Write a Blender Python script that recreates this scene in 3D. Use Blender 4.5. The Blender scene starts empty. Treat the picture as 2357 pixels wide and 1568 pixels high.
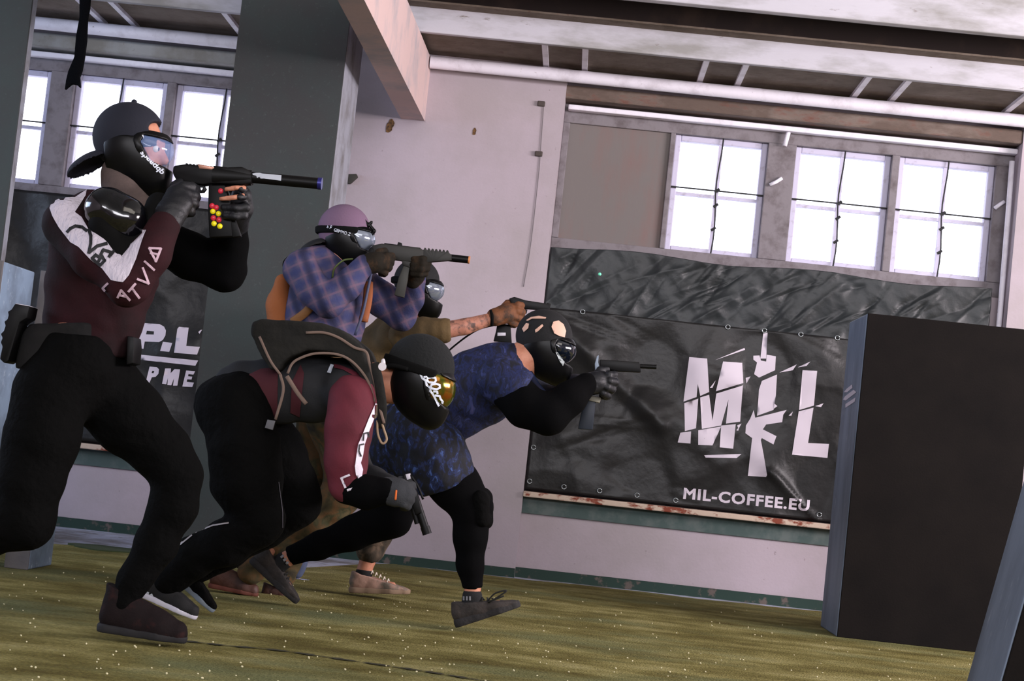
import bpy, bmesh, math, random
import numpy as np
from mathutils import Vector, Matrix
from mathutils.bvhtree import BVHTree
from mathutils.geometry import delaunay_2d_cdt

# ------------------------------------------------------------------ camera
F, CX, CY, CAMH = 4200.0, 1178.5, 784.0, 0.70
YAW, PIT, ROLL = math.radians(2.22), math.radians(3.49), math.radians(6.15)
scn = bpy.context.scene
col = scn.collection
RC = Matrix.Rotation(YAW, 3, 'Z') @ Matrix.Rotation(math.pi/2 + PIT, 3, 'X') @ Matrix.Rotation(ROLL, 3, 'Z')
cam = bpy.data.objects.new('camera', bpy.data.cameras.new('camera'))
col.objects.link(cam)
cam.matrix_world = Matrix.Translation((0, 0, CAMH)) @ RC.to_4x4()
cam.data.sensor_width = 36.0
cam.data.lens = F / 2357.0 * 36.0
cam.data.clip_end = 200
cam.data.dof.use_dof = False
scn.camera = cam
CAM = Vector((0, 0, CAMH))

# ------------------------------------------------------------------ light
scn.view_settings.view_transform = 'Standard'
scn.view_settings.look = 'None'
scn.view_settings.exposure = 0.0
scn.view_settings.gamma = 1.0
world = bpy.data.worlds.new('overcast_sky')
scn.world = world
world.use_nodes = True
bg = world.node_tree.nodes['Background']
bg.inputs[0].default_value = (0.93, 0.93, 1.0, 1)
bg.inputs[1].default_value = 3.2

def area(name, loc, target, sx, sy, power, color):
    d = bpy.data.lights.new(name, 'AREA')
    d.shape = 'RECTANGLE'; d.size = sx; d.size_y = sy
    d.energy = power; d.color = color
    o = bpy.data.objects.new(name, d)
    col.objects.link(o)
    o.location = loc
    v = Vector(target) - Vector(loc)
    o.rotation_euler = v.to_track_quat('-Z', 'Y').to_euler()
    return o
# daylight from the window strips of the other walls and the hall's ceiling lamps
area('opposite_windows', (1.0, -6.5, 3.9), (0.3, 9, 1.2), 12.0, 1.8, 1150, (0.95, 0.93, 1.0))
area('hall_lamps', (1.5, 3.0, 4.9), (0.5, 7.5, 0.5), 5.0, 3.0, 130, (1.0, 0.90, 0.80))
area('left_windows', (-6.6, 7.0, 2.3), (2.0, 8.4, 1.0), 5.0, 1.2, 170, (0.60, 0.74, 1.0))
area('right_windows', (6.6, 6.5, 2.6), (-2.5, 9.0, 1.6), 5.0, 1.2, 900, (1.0, 0.90, 0.94))

# ------------------------------------------------------------------ helpers
def at(x, y, Y):
    d = RC @ Vector(((x - CX) / F, -(y - CY) / F, -1.0))
    return CAM + d * (Y / d.y)

def ppm(Y):
    return F / Y

def ray(x, y):
    return (RC @ Vector(((x - CX) / F, -(y - CY) / F, -1.0))).normalized()

def tag(o, label=None, cat=None, group=None, kind=None):
    if label: o['label'] = label
    if cat: o['category'] = cat
    if group: o['group'] = group
    if kind: o['kind'] = kind
    return o

def empty(name, loc, label=None, cat=None, group=None, kind=None):
    o = bpy.data.objects.new(name, None)
    o.empty_display_size = 0.1
    col.objects.link(o)
    o.location = loc
    return tag(o, label, cat, group, kind)

def wloc(p):
    v = Vector((0, 0, 0))
    while p is not None:
        v += p.location
        p = p.parent
    return v

def link_mesh(name, me, mat, parent=None, smooth=False):
    o = bpy.data.objects.new(name, me)
    col.objects.link(o)
    if mat is not None and len(me.materials) == 0:
        me.materials.append(mat)
    if smooth:
        me.polygons.foreach_set('use_smooth', [True] * len(me.polygons))
    if parent is not None:
        o.parent = parent
    return o

def make(name, verts, faces, mat, parent=None, smooth=False):
    """verts are world positions; stored relative to the parent"""
    off = wloc(parent)
    me = bpy.data.meshes.new(name)
    me.from_pydata([tuple(Vector(v) - off) for v in verts], [], [tuple(int(i) for i in f) for f in faces])
    me.update()
    return link_mesh(name, me, mat, parent, smooth)

def from_bm(name, bm, mat, parent=None, smooth=False, centre=False):
    off = wloc(parent)
    if centre and parent is None:
        c = Vector((0, 0, 0))
        for v in bm.verts: c += v.co
        c /= max(1, len(bm.verts))
        c.z = min(v.co.z for v in bm.verts)
        off = c
    for v in bm.verts: v.co -= off
    bmesh.ops.recalc_face_normals(bm, faces=bm.faces[:])
    me = bpy.data.meshes.new(name)
    bm.to_mesh(me); bm.free()
    o = link_mesh(name, me, mat, parent, smooth)
    if centre and parent is None: o.location = off
    return o

def bm_box(bm, x0, x1, y0, y1, z0, z1, bevel=0.0):
    r = bmesh.ops.create_cube(bm, size=1.0)
    for v in r['verts']:
        v.co = Vector(((x0 + x1) / 2 + v.co.x * (x1 - x0), (y0 + y1) / 2 + v.co.y * (y1 - y0), (z0 + z1) / 2 + v.co.z * (z1 - z0)))
    if bevel > 0:
        es = set()
        for v in r['verts']:
            for e in v.link_edges: es.add(e)
        bmesh.ops.bevel(bm, geom=list(es), offset=bevel, segments=2, affect='EDGES', profile=0.5)
    return bm

def box(name, x0, x1, y0, y1, z0, z1, mat, parent=None, bevel=0.0, centre=True):
    bm = bmesh.new()
    bm_box(bm, x0, x1, y0, y1, z0, z1, bevel)
    return from_bm(name, bm, mat, parent, centre=centre)

def struct(o):
    o['kind'] = 'structure'
    return o

def bm_cyl(bm, p0, p1, r0, r1=None, n=20, caps=True):
    p0 = Vector(p0); p1 = Vector(p1)
    r1 = r0 if r1 is None else r1
    d = (p1 - p0)
    q = d.to_track_quat('Z', 'Y').to_matrix()
    a = []; b = []
    for i in range(n):
        t = 2 * math.pi * i / n
        u = q @ Vector((math.cos(t), math.sin(t), 0))
        a.append(bm.verts.new(p0 + u * r0)); b.append(bm.verts.new(p1 + u * r1))
    for i in range(n):
        j = (i + 1) % n
        bm.faces.new((a[i], a[j], b[j], b[i]))
    if caps:
        bm.faces.new(a[::-1]); bm.faces.new(b)

def cyl(name, p0, p1, r0, mat, parent=None, r1=None, n=20):
    bm = bmesh.new()
    bm_cyl(bm, p0, p1, r0, r1, n)
    o = from_bm(name, bm, mat, parent, centre=True)
    sm_angle(o)
    return o

def sm_angle(o, ang=0.6):
    me = o.data
    me.polygons.foreach_set('use_smooth', [True] * len(me.polygons))
    try:
        me.set_sharp_from_angle(angle=ang)
    except Exception:
        pass

def catmull(pts, n=6):
    pts = [Vector(p) for p in pts]
    if len(pts) < 3: return pts
    P = [pts[0] * 2 - pts[1]] + pts + [pts[-1] * 2 - pts[-2]]
    out = []
    for i in range(1, len(P) - 2):
        for k in range(n):
            t = k / n
            a, b, c, d = P[i-1], P[i], P[i+1], P[i+2]
            out.append(0.5 * ((2*b) + (c - a) * t + (2*a - 5*b + 4*c - d) * t*t + (3*b - a - 3*c + d) * t**3))
    out.append(pts[-1])
    return out

def bm_tube(bm, pts, r, n=8, flat=1.0):
    pts = [Vector(p) for p in pts]
    rings = []
    prev = None
    for i, p in enumerate(pts):
        d = (pts[min(i+1, len(pts)-1)] - pts[max(i-1, 0)]).normalized()
        ref = Vector((0, 1, 0))
        if abs(d.dot(ref)) > 0.95: ref = Vector((0, 0, 1))
        s = d.cross(ref).normalized(); t = d.cross(s).normalized()
        rr = r[i] if isinstance(r, (list, tuple)) else r
        rings.append([bm.verts.new(p + s * math.cos(2*math.pi*k/n) * rr + t * math.sin(2*math.pi*k/n) * rr * flat) for k in range(n)])
    for a, b in zip(rings[:-1], rings[1:]):
        for k in range(n):
            j = (k + 1) % n
            bm.faces.new((a[k], a[j], b[j], b[k]))
    bm.faces.new(rings[0][::-1]); bm.faces.new(rings[-1])

def tube(name, pts, r, mat, parent=None, n=8, smooth_pts=True, flat=1.0):
    if smooth_pts:
        pts = catmull(pts, 5)
        if isinstance(r, (list, tuple)):
            m = len(r) - 1
            r = [np.interp(i / (len(pts) - 1) * m, range(m + 1), r) for i in range(len(pts))]
            r = [float(v) for v in r]
    bm = bmesh.new(); bm_tube(bm, pts, r, n, flat)
    return from_bm(name, bm, mat, parent, smooth=True, centre=True)

def prism(name, poly, Y, thick, mat, parent=None, bevel=0.003, holes=None):
    """a side profile traced in the picture plane, standing at distance Y with real thickness"""
    if isinstance(Y, (int, float)): Ys = [Y] * len(poly)
    else: Ys = Y
    pts = [at(p[0], p[1], yy) for p, yy in zip(poly, Ys)]
    bm = bmesh.new()
    f0 = [bm.verts.new(p + Vector((0, -thick/2, 0))) for p in pts]
    f1 = [bm.verts.new(p + Vector((0, thick/2, 0))) for p in pts]
    bm.faces.new(f0); bm.faces.new(f1[::-1])
    n = len(pts)
    for i in range(n):
        j = (i + 1) % n
        bm.faces.new((f0[j], f0[i], f1[i], f1[j]))
    bmesh.ops.recalc_face_normals(bm, faces=bm.faces[:])
    if bevel > 0:
        es = [e for e in bm.edges if len(e.link_faces) == 2 and e.calc_face_angle(0) > 0.5]
        try: bmesh.ops.bevel(bm, geom=es, offset=bevel, segments=2, affect='EDGES', profile=0.5, clamp_overlap=True)
        except Exception: pass
    o = from_bm(name, bm, mat, parent, centre=True)
    sm_angle(o, 0.5)
    return o

# ------------------------------------------------------------------ materials
def s2l(c):
    return tuple(((v / 255.0) / 12.92 if v / 255.0 <= 0.04045 else ((v / 255.0 + 0.055) / 1.055) ** 2.4) for v in c)

MATS = {}
def mat(name, rgb, rough=0.7, metal=0.0, var=None, bump=None, spec=0.4, coat=0.0, alpha=1.0, trans=0.0, sheen=0.0, stretch=None, extra=None):
    """rgb sRGB 0-255; var=(scale, rgb2, lo, hi) noise-mixed second colour; bump=(scale, strength, distance)"""
    if name in MATS: return MATS[name]
    m = bpy.data.materials.new(name); m.use_nodes = True
    nt = m.node_tree; N = nt.nodes; L = nt.links
    b = N['Principled BSDF']
    b.inputs['Base Color'].default_value = (*s2l(rgb), 1)
    b.inputs['Roughness'].default_value = rough
    b.inputs['Metallic'].default_value = metal
    b.inputs['Specular IOR Level'].default_value = spec
    b.inputs['Coat Weight'].default_value = coat
    b.inputs['Alpha'].default_value = alpha
    b.inputs['Transmission Weight'].default_value = trans
    b.inputs['Sheen Weight'].default_value = sheen
    tc = N.new('ShaderNodeTexCoord'); mp = N.new('ShaderNodeMapping')
    L.new(tc.outputs['Object'], mp.inputs['Vector'])
    if stretch: mp.inputs['Scale'].default_value = stretch
    last = None
    if var:
        vs = var if isinstance(var, list) else [var]
        cur = None
        for (sc_, rgb2, lo, hi) in vs:
            no = N.new('ShaderNodeTexNoise'); no.inputs['Scale'].default_value = sc_
            no.inputs['Detail'].default_value = 6; no.inputs['Roughness'].default_value = 0.62
            L.new(mp.outputs[0], no.inputs['Vector'])
            mr = N.new('ShaderNodeMapRange'); mr.inputs[1].default_value = lo; mr.inputs[2].default_value = hi
            L.new(no.outputs['Fac'], mr.inputs[0])
            mx = N.new('ShaderNodeMix'); mx.data_type = 'RGBA'
            if cur is None: mx.inputs[6].default_value = (*s2l(rgb), 1)
            else: L.new(cur, mx.inputs[6])
            mx.inputs[7].default_value = (*s2l(rgb2), 1)
            L.new(mr.outputs[0], mx.inputs[0])
            cur = mx.outputs[2]
        L.new(cur, b.inputs['Base Color'])
    if bump:
        no = N.new('ShaderNodeTexNoise'); no.inputs['Scale'].default_value = bump[0]
        no.inputs['Detail'].default_value = 5
        L.new(mp.outputs[0], no.inputs['Vector'])
        bu = N.new('ShaderNodeBump'); bu.inputs['Strength'].default_value = bump[1]
        bu.inputs['Distance'].default_value = bump[2] if len(bump) > 2 else 0.005
        L.new(no.outputs['Fac'], bu.inputs['Height'])
        L.new(bu.outputs[0], b.inputs['Normal'])
    if extra: extra(nt, b, mp)
    MATS[name] = m
    return m

def plaid(nt, b, mp):
    N, L = nt.nodes, nt.links
    sep = N.new('ShaderNodeSeparateXYZ'); L.new(mp.outputs[0], sep.inputs[0])
    def stripe(out, freq, phase, lo, hi):
        a = N.new('ShaderNodeMath'); a.operation = 'MULTIPLY_ADD'; a.inputs[1].default_value = freq; a.inputs[2].default_value = phase
        L.new(out, a.inputs[0])
        s = N.new('ShaderNodeMath'); s.operation = 'SINE'; L.new(a.outputs[0], s.inputs[0])
        r = N.new('ShaderNodeMapRange'); r.inputs[1].default_value = lo; r.inputs[2].default_value = hi
        L.new(s.outputs[0], r.inputs[0]); return r.outputs[0]
    add = N.new('ShaderNodeVectorMath'); 
    d1 = N.new('ShaderNodeMath'); d1.operation = 'MULTIPLY_ADD'; d1.inputs[1].default_value = 0.55
    L.new(sep.outputs[2], d1.inputs[0]); L.new(sep.outputs[0], d1.inputs[2])
    d2 = N.new('ShaderNodeMath'); d2.operation = 'MULTIPLY_ADD'; d2.inputs[1].default_value = -0.55
    L.new(sep.outputs[0], d2.inputs[0]); L.new(sep.outputs[2], d2.inputs[2])
    cols = [((50, 54, 92), d1.outputs[0], 95, 0, -0.4, 1.3), ((44, 50, 92), d2.outputs[0], 95, 1, -0.4, 1.3),
            ((104, 78, 96), d1.outputs[0], 95, 3.2, 0.7, 1.3), ((112, 84, 100), d2.outputs[0], 95, 4.2, 0.75, 1.3),
            ((26, 28, 56), d1.outputs[0], 48, 0.6, 0.5, 1.1)]
    cur = None
    for rgb, out, f, ph, lo, hi in cols:
        mx = N.new('ShaderNodeMix'); mx.data_type = 'RGBA'
        if cur is None: mx.inputs[6].default_value = (*s2l((74, 68, 92)), 1)
        else: L.new(cur, mx.inputs[6])
        mx.inputs[7].default_value = (*s2l(rgb), 1)
        L.new(stripe(out, f, ph, lo, hi), mx.inputs[0]); cur = mx.outputs[2]
    L.new(cur, b.inputs['Base Color'])

def camo(colors, scale=9):
    def f(nt, b, mp):
        N, L = nt.nodes, nt.links
        no = N.new('ShaderNodeTexNoise'); no.inputs['Scale'].default_value = scale; no.inputs['Detail'].default_value = 3
        no.inputs['Distortion'].default_value = 0.6
        L.new(mp.outputs[0], no.inputs['Vector'])
        cr = N.new('ShaderNodeValToRGB'); cr.color_ramp.interpolation = 'LINEAR'
        e = cr.color_ramp.elements
        while len(e) < len(colors): e.new(0.5)
        for i, (p, c) in enumerate(colors):
            e[i].position = p; e[i].color = (*s2l(c), 1)
        L.new(no.outputs['Fac'], cr.inputs[0]); L.new(cr.outputs[0], b.inputs['Base Color'])
    return f

# ------------------------------------------------------------------ implicit surfaces -> mesh (surface nets)
class Field:
    """a signed distance field on a grid; parts are blended into it and meshed as ONE continuous surface"""
    def __init__(s, lo, hi, h):
        s.h = h
        s.lo = np.array(lo, dtype=np.float64) - 3 * h
        n = np.ceil((np.array(hi) + 3 * h - s.lo) / h).astype(int) + 1
        s.n = n
        s.g = np.full(tuple(n), 10.0, dtype=np.float32)
    def sub(s, a, b):
        i0 = np.clip(np.floor((a - s.lo) / s.h).astype(int), 0, s.n - 1)
        i1 = np.clip(np.ceil((b - s.lo) / s.h).astype(int) + 1, 1, s.n)
        sl = tuple(slice(i0[k], max(i0[k] + 1, i1[k])) for k in range(3))
        ax = [s.lo[k] + np.arange(sl[k].start, sl[k].stop) * s.h for k in range(3)]
        X, Y, Z = np.meshgrid(*ax, indexing='ij', sparse=True)
        return sl, X, Y, Z
    def blend(s, sl, d, k):
        g = s.g[sl]
        if k <= 0: s.g[sl] = np.minimum(g, d); return
        hh = np.clip(0.5 + 0.5 * (g - d) / k, 0, 1)
        s.g[sl] = g * (1 - hh) + d * hh - k * hh * (1 - hh)
    def cone(s, a, b, ra, rb, k=0.02, ysc=1.0):
        a = np.array(a, float); b = np.array(b, float)
        m = max(ra, rb) * max(1.0, ysc) + k + 3 * s.h
        sl, X, Y, Z = s.sub(np.minimum(a, b) - m, np.maximum(a, b) + m)
        d = b - a; l2 = float(d @ d) + 1e-12
        t = np.clip(((X - a[0]) * d[0] + (Y - a[1]) * d[1] + (Z - a[2]) * d[2]) / l2, 0, 1)
        r = ra + (rb - ra) * t
        yy = (Y - a[1] - t * d[1]) / ysc
        dist = np.sqrt((X - a[0] - t * d[0]) ** 2 + yy ** 2 + (Z - a[2] - t * d[2]) ** 2) - r
        s.blend(sl, dist.astype(np.float32), k)
    def chain(s, pts, k=0.02, ysc=1.0, dr=0.0):
        for (a, ra), (b, rb) in zip(pts[:-1], pts[1:]):
            s.cone(a, b, max(0.003, ra + dr), max(0.003, rb + dr), k, ysc)
    def ell(s, c, r, k=0.02, M=None, sign=1):
        c = np.array(c, float); r = np.array(r, float)
        m = r.max() + k + 3 * s.h
        sl, X, Y, Z = s.sub(c - m, c + m)
        x, y, z = X - c[0], Y - c[1], Z - c[2]
        if M is not None:
            x, y, z = (M[0][0]*x + M[1][0]*y + M[2][0]*z, M[0][1]*x + M[1][1]*y + M[2][1]*z, M[0][2]*x + M[1][2]*y + M[2][2]*z)
        k0 = np.sqrt((x/r[0])**2 + (y/r[1])**2 + (z/r[2])**2)
        k1 = np.sqrt((x/r[0]**2)**2 + (y/r[1]**2)**2 + (z/r[2]**2)**2) + 1e-9
        d = (k0 * (k0 - 1) / k1).astype(np.float32)
        if sign > 0: s.blend(sl, d, k)
        else:
            s.g[sl] = np.maximum(s.g[sl], -d)
    def full(s):
        ax = [s.lo[k] + np.arange(s.n[k]) * s.h for k in range(3)]
        return np.meshgrid(*ax, indexing='ij', sparse=True)
    def cut(s, p, n):
        """remove everything on the side of the plane the normal points to"""
        X, Y, Z = s.full()
        n = np.array(n, float); n /= np.linalg.norm(n)
        d = (X - p[0]) * n[0] + (Y - p[1]) * n[1] + (Z - p[2]) * n[2]
        s.g = np.maximum(s.g, d.astype(np.float32))
    def region(s, poly, inside=True):
        """keep (or remove) what lies inside a polygon in the local x,z plane"""
        X, Y, Z = s.full()
        X = X[:, 0, 0][:, None]; Z = Z[0, 0, :][None, :]
        d = np.full((X.shape[0], Z.shape[1]), 1e9); ins = np.zeros(d.shape, bool)
        n = len(poly)
        for i in range(n):
            x0, z0 = poly[i]; x1, z1 = poly[(i + 1) % n]
            ex, ez = x1 - x0, z1 - z0
            t = np.clip(((X - x0) * ex + (Z - z0) * ez) / (ex*ex + ez*ez + 1e-12), 0, 1)
            d = np.minimum(d, (X - x0 - t*ex)**2 + (Z - z0 - t*ez)**2)
            c = ((z0 > Z) != (z1 > Z)) & (X < (x1 - x0) * (Z - z0) / ((z1 - z0) if z1 != z0 else 1e-9) + x0)
            ins ^= c
        d = np.sqrt(d); d = np.where(ins, -d, d)
        if not inside: d = -d
        s.g = np.maximum(s.g, d[:, None, :].astype(np.float32))
    def wrinkle(s, amp, f=24.0, seed=0, axis=(0.3, 0.2, 1.0)):
        m = np.abs(s.g) < 4 * s.h
        idx = np.nonzero(m)
        P = [s.lo[k] + idx[k] * s.h for k in range(3)]
        rs = np.random.RandomState(seed)
        v = np.zeros(len(idx[0]))
        ax = np.array(axis, float); ax /= np.linalg.norm(ax)
        for i in range(5):
            dirv = ax + rs.normal(0, 0.55, 3); dirv /= np.linalg.norm(dirv)
            w = rs.normal(0, 1, 3)
            ph = rs.uniform(0, 6.28)
            wob = 1.2 * np.sin((P[0]*w[0] + P[1]*w[1] + P[2]*w[2]) * f * 0.45 + ph)
            q = (P[0]*dirv[0] + P[1]*dirv[1] + P[2]*dirv[2]) * f * (0.8 + 0.5 * i) + wob + ph
            v += (1 - 2 * np.abs(np.sin(q))) / (1 + 0.6 * i)
        s.g[idx] += (amp * v / 2.0).astype(np.float32)
    def mesh(s):
        g = s.g; h = s.h
        neg = g < 0
        n = np.array(g.shape) - 1
        corner = [(i, j, k) for i in (0, 1) for j in (0, 1) for k in (0, 1)]
        def c(o): return tuple(slice(o[a], o[a] + n[a]) for a in range(3))
        cnt = sum(neg[c(o)].astype(np.int8) for o in corner)
        act = (cnt > 0) & (cnt < 8)
        ci = np.nonzero(act)
        if len(ci[0]) == 0: return np.zeros((0, 3)), np.zeros((0, 4), int)
        vid = -np.ones(act.shape, dtype=np.int64); vid[ci] = np.arange(len(ci[0]))
        acc = np.zeros((len(ci[0]), 3)); num = np.zeros(len(ci[0]))
        for o in corner:
            for a in range(3):
                if o[a] == 1: continue
                o2 = list(o); o2[a] = 1
                ga = g[ci[0]+o[0], ci[1]+o[1], ci[2]+o[2]].astype(float)
                gb = g[ci[0]+o2[0], ci[1]+o2[1], ci[2]+o2[2]].astype(float)
                cr = (ga < 0) != (gb < 0)
                t = np.where(cr, ga / np.where(cr, ga - gb, 1), 0)
                p = np.zeros((len(ga), 3)); p[:] = o; p[:, a] = t
                acc += p * cr[:, None]; num += cr
        V = s.lo + (np.stack(ci, 1) + acc / num[:, None]) * h
        Q = []
        for a in range(3):
            b, d = (a + 1) % 3, (a + 2) % 3
            e0 = [slice(None)] * 3; e1 = [slice(None)] * 3
            e0[a] = slice(0, g.shape[a] - 1); e1[a] = slice(1, g.shape[a])
            A = neg[tuple(e0)]; B = neg[tuple(e1)]
            for flip in (False, True):
                ed = np.nonzero((A & ~B) if not flip else (~A & B))
                ed = np.stack(ed, 1)
                ok = (ed[:, b] > 0) & (ed[:, d] > 0) & (ed[:, b] < n[b]) & (ed[:, d] < n[d])
                ed = ed[ok]
                q = []
                for (ob, od) in ((-1, -1), (0, -1), (0, 0), (-1, 0)):
                    e = ed.copy(); e[:, b] += ob; e[:, d] += od
                    q.append(vid[e[:, 0], e[:, 1], e[:, 2]])
                q = np.stack(q, 1)
                if flip: q = q[:, ::-1]
                Q.append(q)
        Q = np.concatenate(Q)
        Q = Q[(Q >= 0).all(1)]
        return V, Q

def field_obj(name, fld, mt, parent, M=None, t=None, relax=1):
    V, Q = fld.mesh()
    if relax and len(V):
        for _ in range(relax):
            acc = np.zeros_like(V); cn = np.zeros(len(V))
            for i in range(4):
                np.add.at(acc, Q[:, i], V[Q[:, (i+1) % 4]]); np.add.at(cn, Q[:, i], 1)
                np.add.at(acc, Q[:, i], V[Q[:, (i-1) % 4]]); np.add.at(cn, Q[:, i], 1)
            V = 0.5 * V + 0.5 * acc / np.maximum(cn, 1)[:, None]
    if M is not None: V = V @ np.array(M).T
    if t is not None: V = V + np.array(t)
    off = np.array(wloc(parent))
    V = V - off
    me = bpy.data.meshes.new(name)
    me.vertices.add(len(V)); me.vertices.foreach_set('co', V.astype(np.float32).ravel())
    me.loops.add(Q.size); me.loops.foreach_set('vertex_index', Q.astype(np.int32).ravel())
    me.polygons.add(len(Q))
    me.polygons.foreach_set('loop_start', np.arange(0, Q.size, 4, dtype=np.int32))
    me.update(calc_edges=True); me.validate()
    return link_mesh(name, me, mt, parent, smooth=True)

def blob(name, chains, mt, parent, h=0.01, k=0.02, wr=0, wf=24, ysc=1.0, dr=0.0, cuts=(), ells=(), seed=0, relax=1, axis=(0.3, 0.2, 1.0)):
    """chains: lists of (worldpoint, radius)"""
    pts = np.array([list(p) for c in chains for p, r in c] + [list(e[0]) for e in ells])
    rr = max([r for c in chains for p, r in c] + [max(e[1]) for e in ells]) * max(1, ysc) + abs(dr)
    f = Field(pts.min(0) - rr, pts.max(0) + rr, h)
    for c in chains: f.chain(c, k, ysc, dr)
    for e in ells: f.ell(e[0], e[1], k, e[2] if len(e) > 2 else None)
    for (p, n) in cuts: f.cut(p, n)
    if wr: f.wrinkle(wr, wf, seed, axis)
    return field_obj(name, f, mt, parent, relax=relax)

# ------------------------------------------------------------------ printing on surfaces
def bvh_of(objs):
    vs = []; fs = []
    for o in objs:
        off = wloc(o); b = len(vs)
        vs += [v.co + off for v in o.data.vertices]
        fs += [tuple(b + i for i in p.vertices) for p in o.data.polygons]
    return BVHTree.FromPolygons(vs, fs)

def inside(polys, x, y):
    c = False
    for poly in polys:
        n = len(poly)
        for i in range(n):
            x0, y0 = poly[i]; x1, y1 = poly[(i + 1) % n]
            if (y0 > y) != (y1 > y) and x < (x1 - x0) * (y - y0) / (y1 - y0) + x0: c = not c
    return c

def tri_poly(polys, step):
    V = []; E = []
    for poly in polys:
        b = len(V); pts = []
        n = len(poly)
        for i in range(n):
            p, q = Vector(poly[i]), Vector(poly[(i + 1) % n])
            m = max(1, int((q - p).length / step))
            for k in range(m): pts.append(p.lerp(q, k / m))
        V += pts; E += [(b + i, b + (i + 1) % len(pts)) for i in range(len(pts))]
    xs = [v.x for v in V]; ys = [v.y for v in V]
    y = min(ys) + step / 2; 
    while y < max(ys):
        x = min(xs) + step / 2
        while x < max(xs):
            if inside(polys, x, y): V.append(Vector((x, y)))
            x += step
        y += step
    r = delaunay_2d_cdt(V, E, [], 0, 1e-4)
    ov, of = r[0], r[2]
    fs = []
    for f in of:
        cx = sum(ov[i].x for i in f) / len(f); cy = sum(ov[i].y for i in f) / len(f)
        if inside(polys, cx, cy): fs.append(tuple(f))
    return [tuple(v) for v in ov], fs

def decal(name, groups, targets, mt, parent, off=0.003, step=9.0, fallY=None, tree=None, maxd=0.25):
    """groups: list of [outer, hole, ...] outlines as seen in the photo; laid on the target's real surface"""
    tree = tree or bvh_of(targets)
    VV = []; FF = []
    for polys in groups:
        V, Fc = tri_poly(polys, step)
        P = []
        for (x, y) in V:
            d = ray(x, y)
            hit = tree.ray_cast(CAM, d)
            if hit[0] is not None:
                P.append(hit[0] + (hit[1] * (-1 if hit[1].dot(d) > 0 else 1)) * off * 0.5 - d * off * 0.8)
            else:
                P.append(at(x, y, fallY) if fallY else None)
        b = len(VV)
        ys = [p.y for p in P if p is not None]
        if not ys: continue
        med = sorted(ys)[len(ys) // 2]
        P = [(p if (p is not None and abs(p.y - med) < maxd) else None) for p in P]
        idx = {}
        for i, p in enumerate(P):
            if p is not None: idx[i] = len(VV); VV.append(p)
        for f in Fc:
            if all(i in idx for i in f): FF.append(tuple(idx[i] for i in f))
    if not FF: return None
    o = make(name, VV, FF, mt, parent, smooth=True)
    return o

def stroke(pts, w):
    """outline polygons for a thick line"""
    out = []
    for (a, b) in zip(pts[:-1], pts[1:]):
        a = Vector(a); b = Vector(b); d = (b - a)
        if d.length < 1e-6: continue
        d.normalize(); n = Vector((-d.y, d.x)) * w / 2; e = d * w * 0.25
        out.append([[tuple(a - e + n), tuple(b + e + n), tuple(b + e - n), tuple(a - e - n)]])
    return out

def text_groups(s, x0, y0, x1, y1, capx, bold=0.02, italic=0.0, spacing=1.0):
    """glyph outlines of s: baseline from (x0,y0) to (x1,y1), cap height capx pixels"""
    cu = bpy.data.curves.new('t', 'FONT'); cu.body = s; cu.size = 1.0; cu.offset = bold
    cu.space_character = spacing; cu.resolution_u = 3
    o = bpy.data.objects.new('t', cu); col.objects.link(o)
    dg = bpy.context.evaluated_depsgraph_get(); dg.update()
    me = bpy.data.meshes.new_from_object(o.evaluated_get(dg))
    bm = bmesh.new(); bm.from_mesh(me)
    # boundary loops -> outlines
    bmesh.ops.remove_doubles(bm, verts=bm.verts[:], dist=1e-5)
    be = [e for e in bm.edges if len(e.link_faces) == 1]
    xs = [v.co.x for v in bm.verts]; ys = [v.co.y for v in bm.verts]
    w = max(xs) - min(xs); mnx = min(xs); hgt = 0.7
    A = Vector((x0, y0)); B = Vector((x1, y1)); ux = (B - A) / w
    up = Vector((ux.y, -ux.x)).normalized() * capx / hgt
    loops = []; used = set()
    for e in be:
        if e in used: continue
        v0 = e.verts[0]; v = e.verts[1]; loop = [v0]; used.add(e); guard = 0
        while v != v0 and guard < 5000:
            loop.append(v); guard += 1
            nx = [q for q in v.link_edges if q in set_be(be) and q not in used]
            if not nx: break
            q = nx[0]; used.add(q); v = q.other_vert(v)
        loops.append([(A + ux * (p.co.x - mnx + italic * p.co.y) + up * p.co.y) for p in loop])
    bm.free(); bpy.data.objects.remove(o); bpy.data.curves.remove(cu); bpy.data.meshes.remove(me)
    loops = [[tuple(p) for p in l] for l in loops if len(l) > 2]
    return [loops]     # even-odd fill takes care of the counters

_sb = {}
def set_be(be):
    k = id(be)
    if k not in _sb: _sb.clear(); _sb[k] = set(be)
    return _sb[k]
# ------------------------------------------------------------------ materials of the place
M_wall = mat('limewash_wall', (176, 164, 172), 0.9, var=[(1.6, (166, 156, 160), 0.42, 0.62), (28, (128, 116, 118), 0.68, 0.78)], bump=(60, 0.25, 0.004))
M_white = mat('white_paint', (236, 232, 242), 0.6, var=[(7, (206, 200, 208), 0.5, 0.72), (40, (140, 126, 118), 0.68, 0.76)], bump=(50, 0.3, 0.004))
M_conc = mat('painted_concrete', (150, 150, 148), 0.9, var=[(3, (126, 122, 114), 0.45, 0.65), (30, (104, 92, 82), 0.64, 0.76)], bump=(40, 0.4, 0.006))
M_beamface = mat('whitewashed_beam', (194, 192, 200), 0.85, var=[(5, (150, 148, 146), 0.45, 0.65), (26, (110, 96, 84), 0.66, 0.75)], bump=(45, 0.4, 0.006), stretch=(0.3, 1, 1))
M_soffit = mat('brown_stained_soffit', (116, 104, 94), 0.95, var=[(5, (96, 84, 72), 0.4, 0.65), (18, (84, 54, 44), 0.6, 0.75)], bump=(30, 0.5, 0.006))
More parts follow.
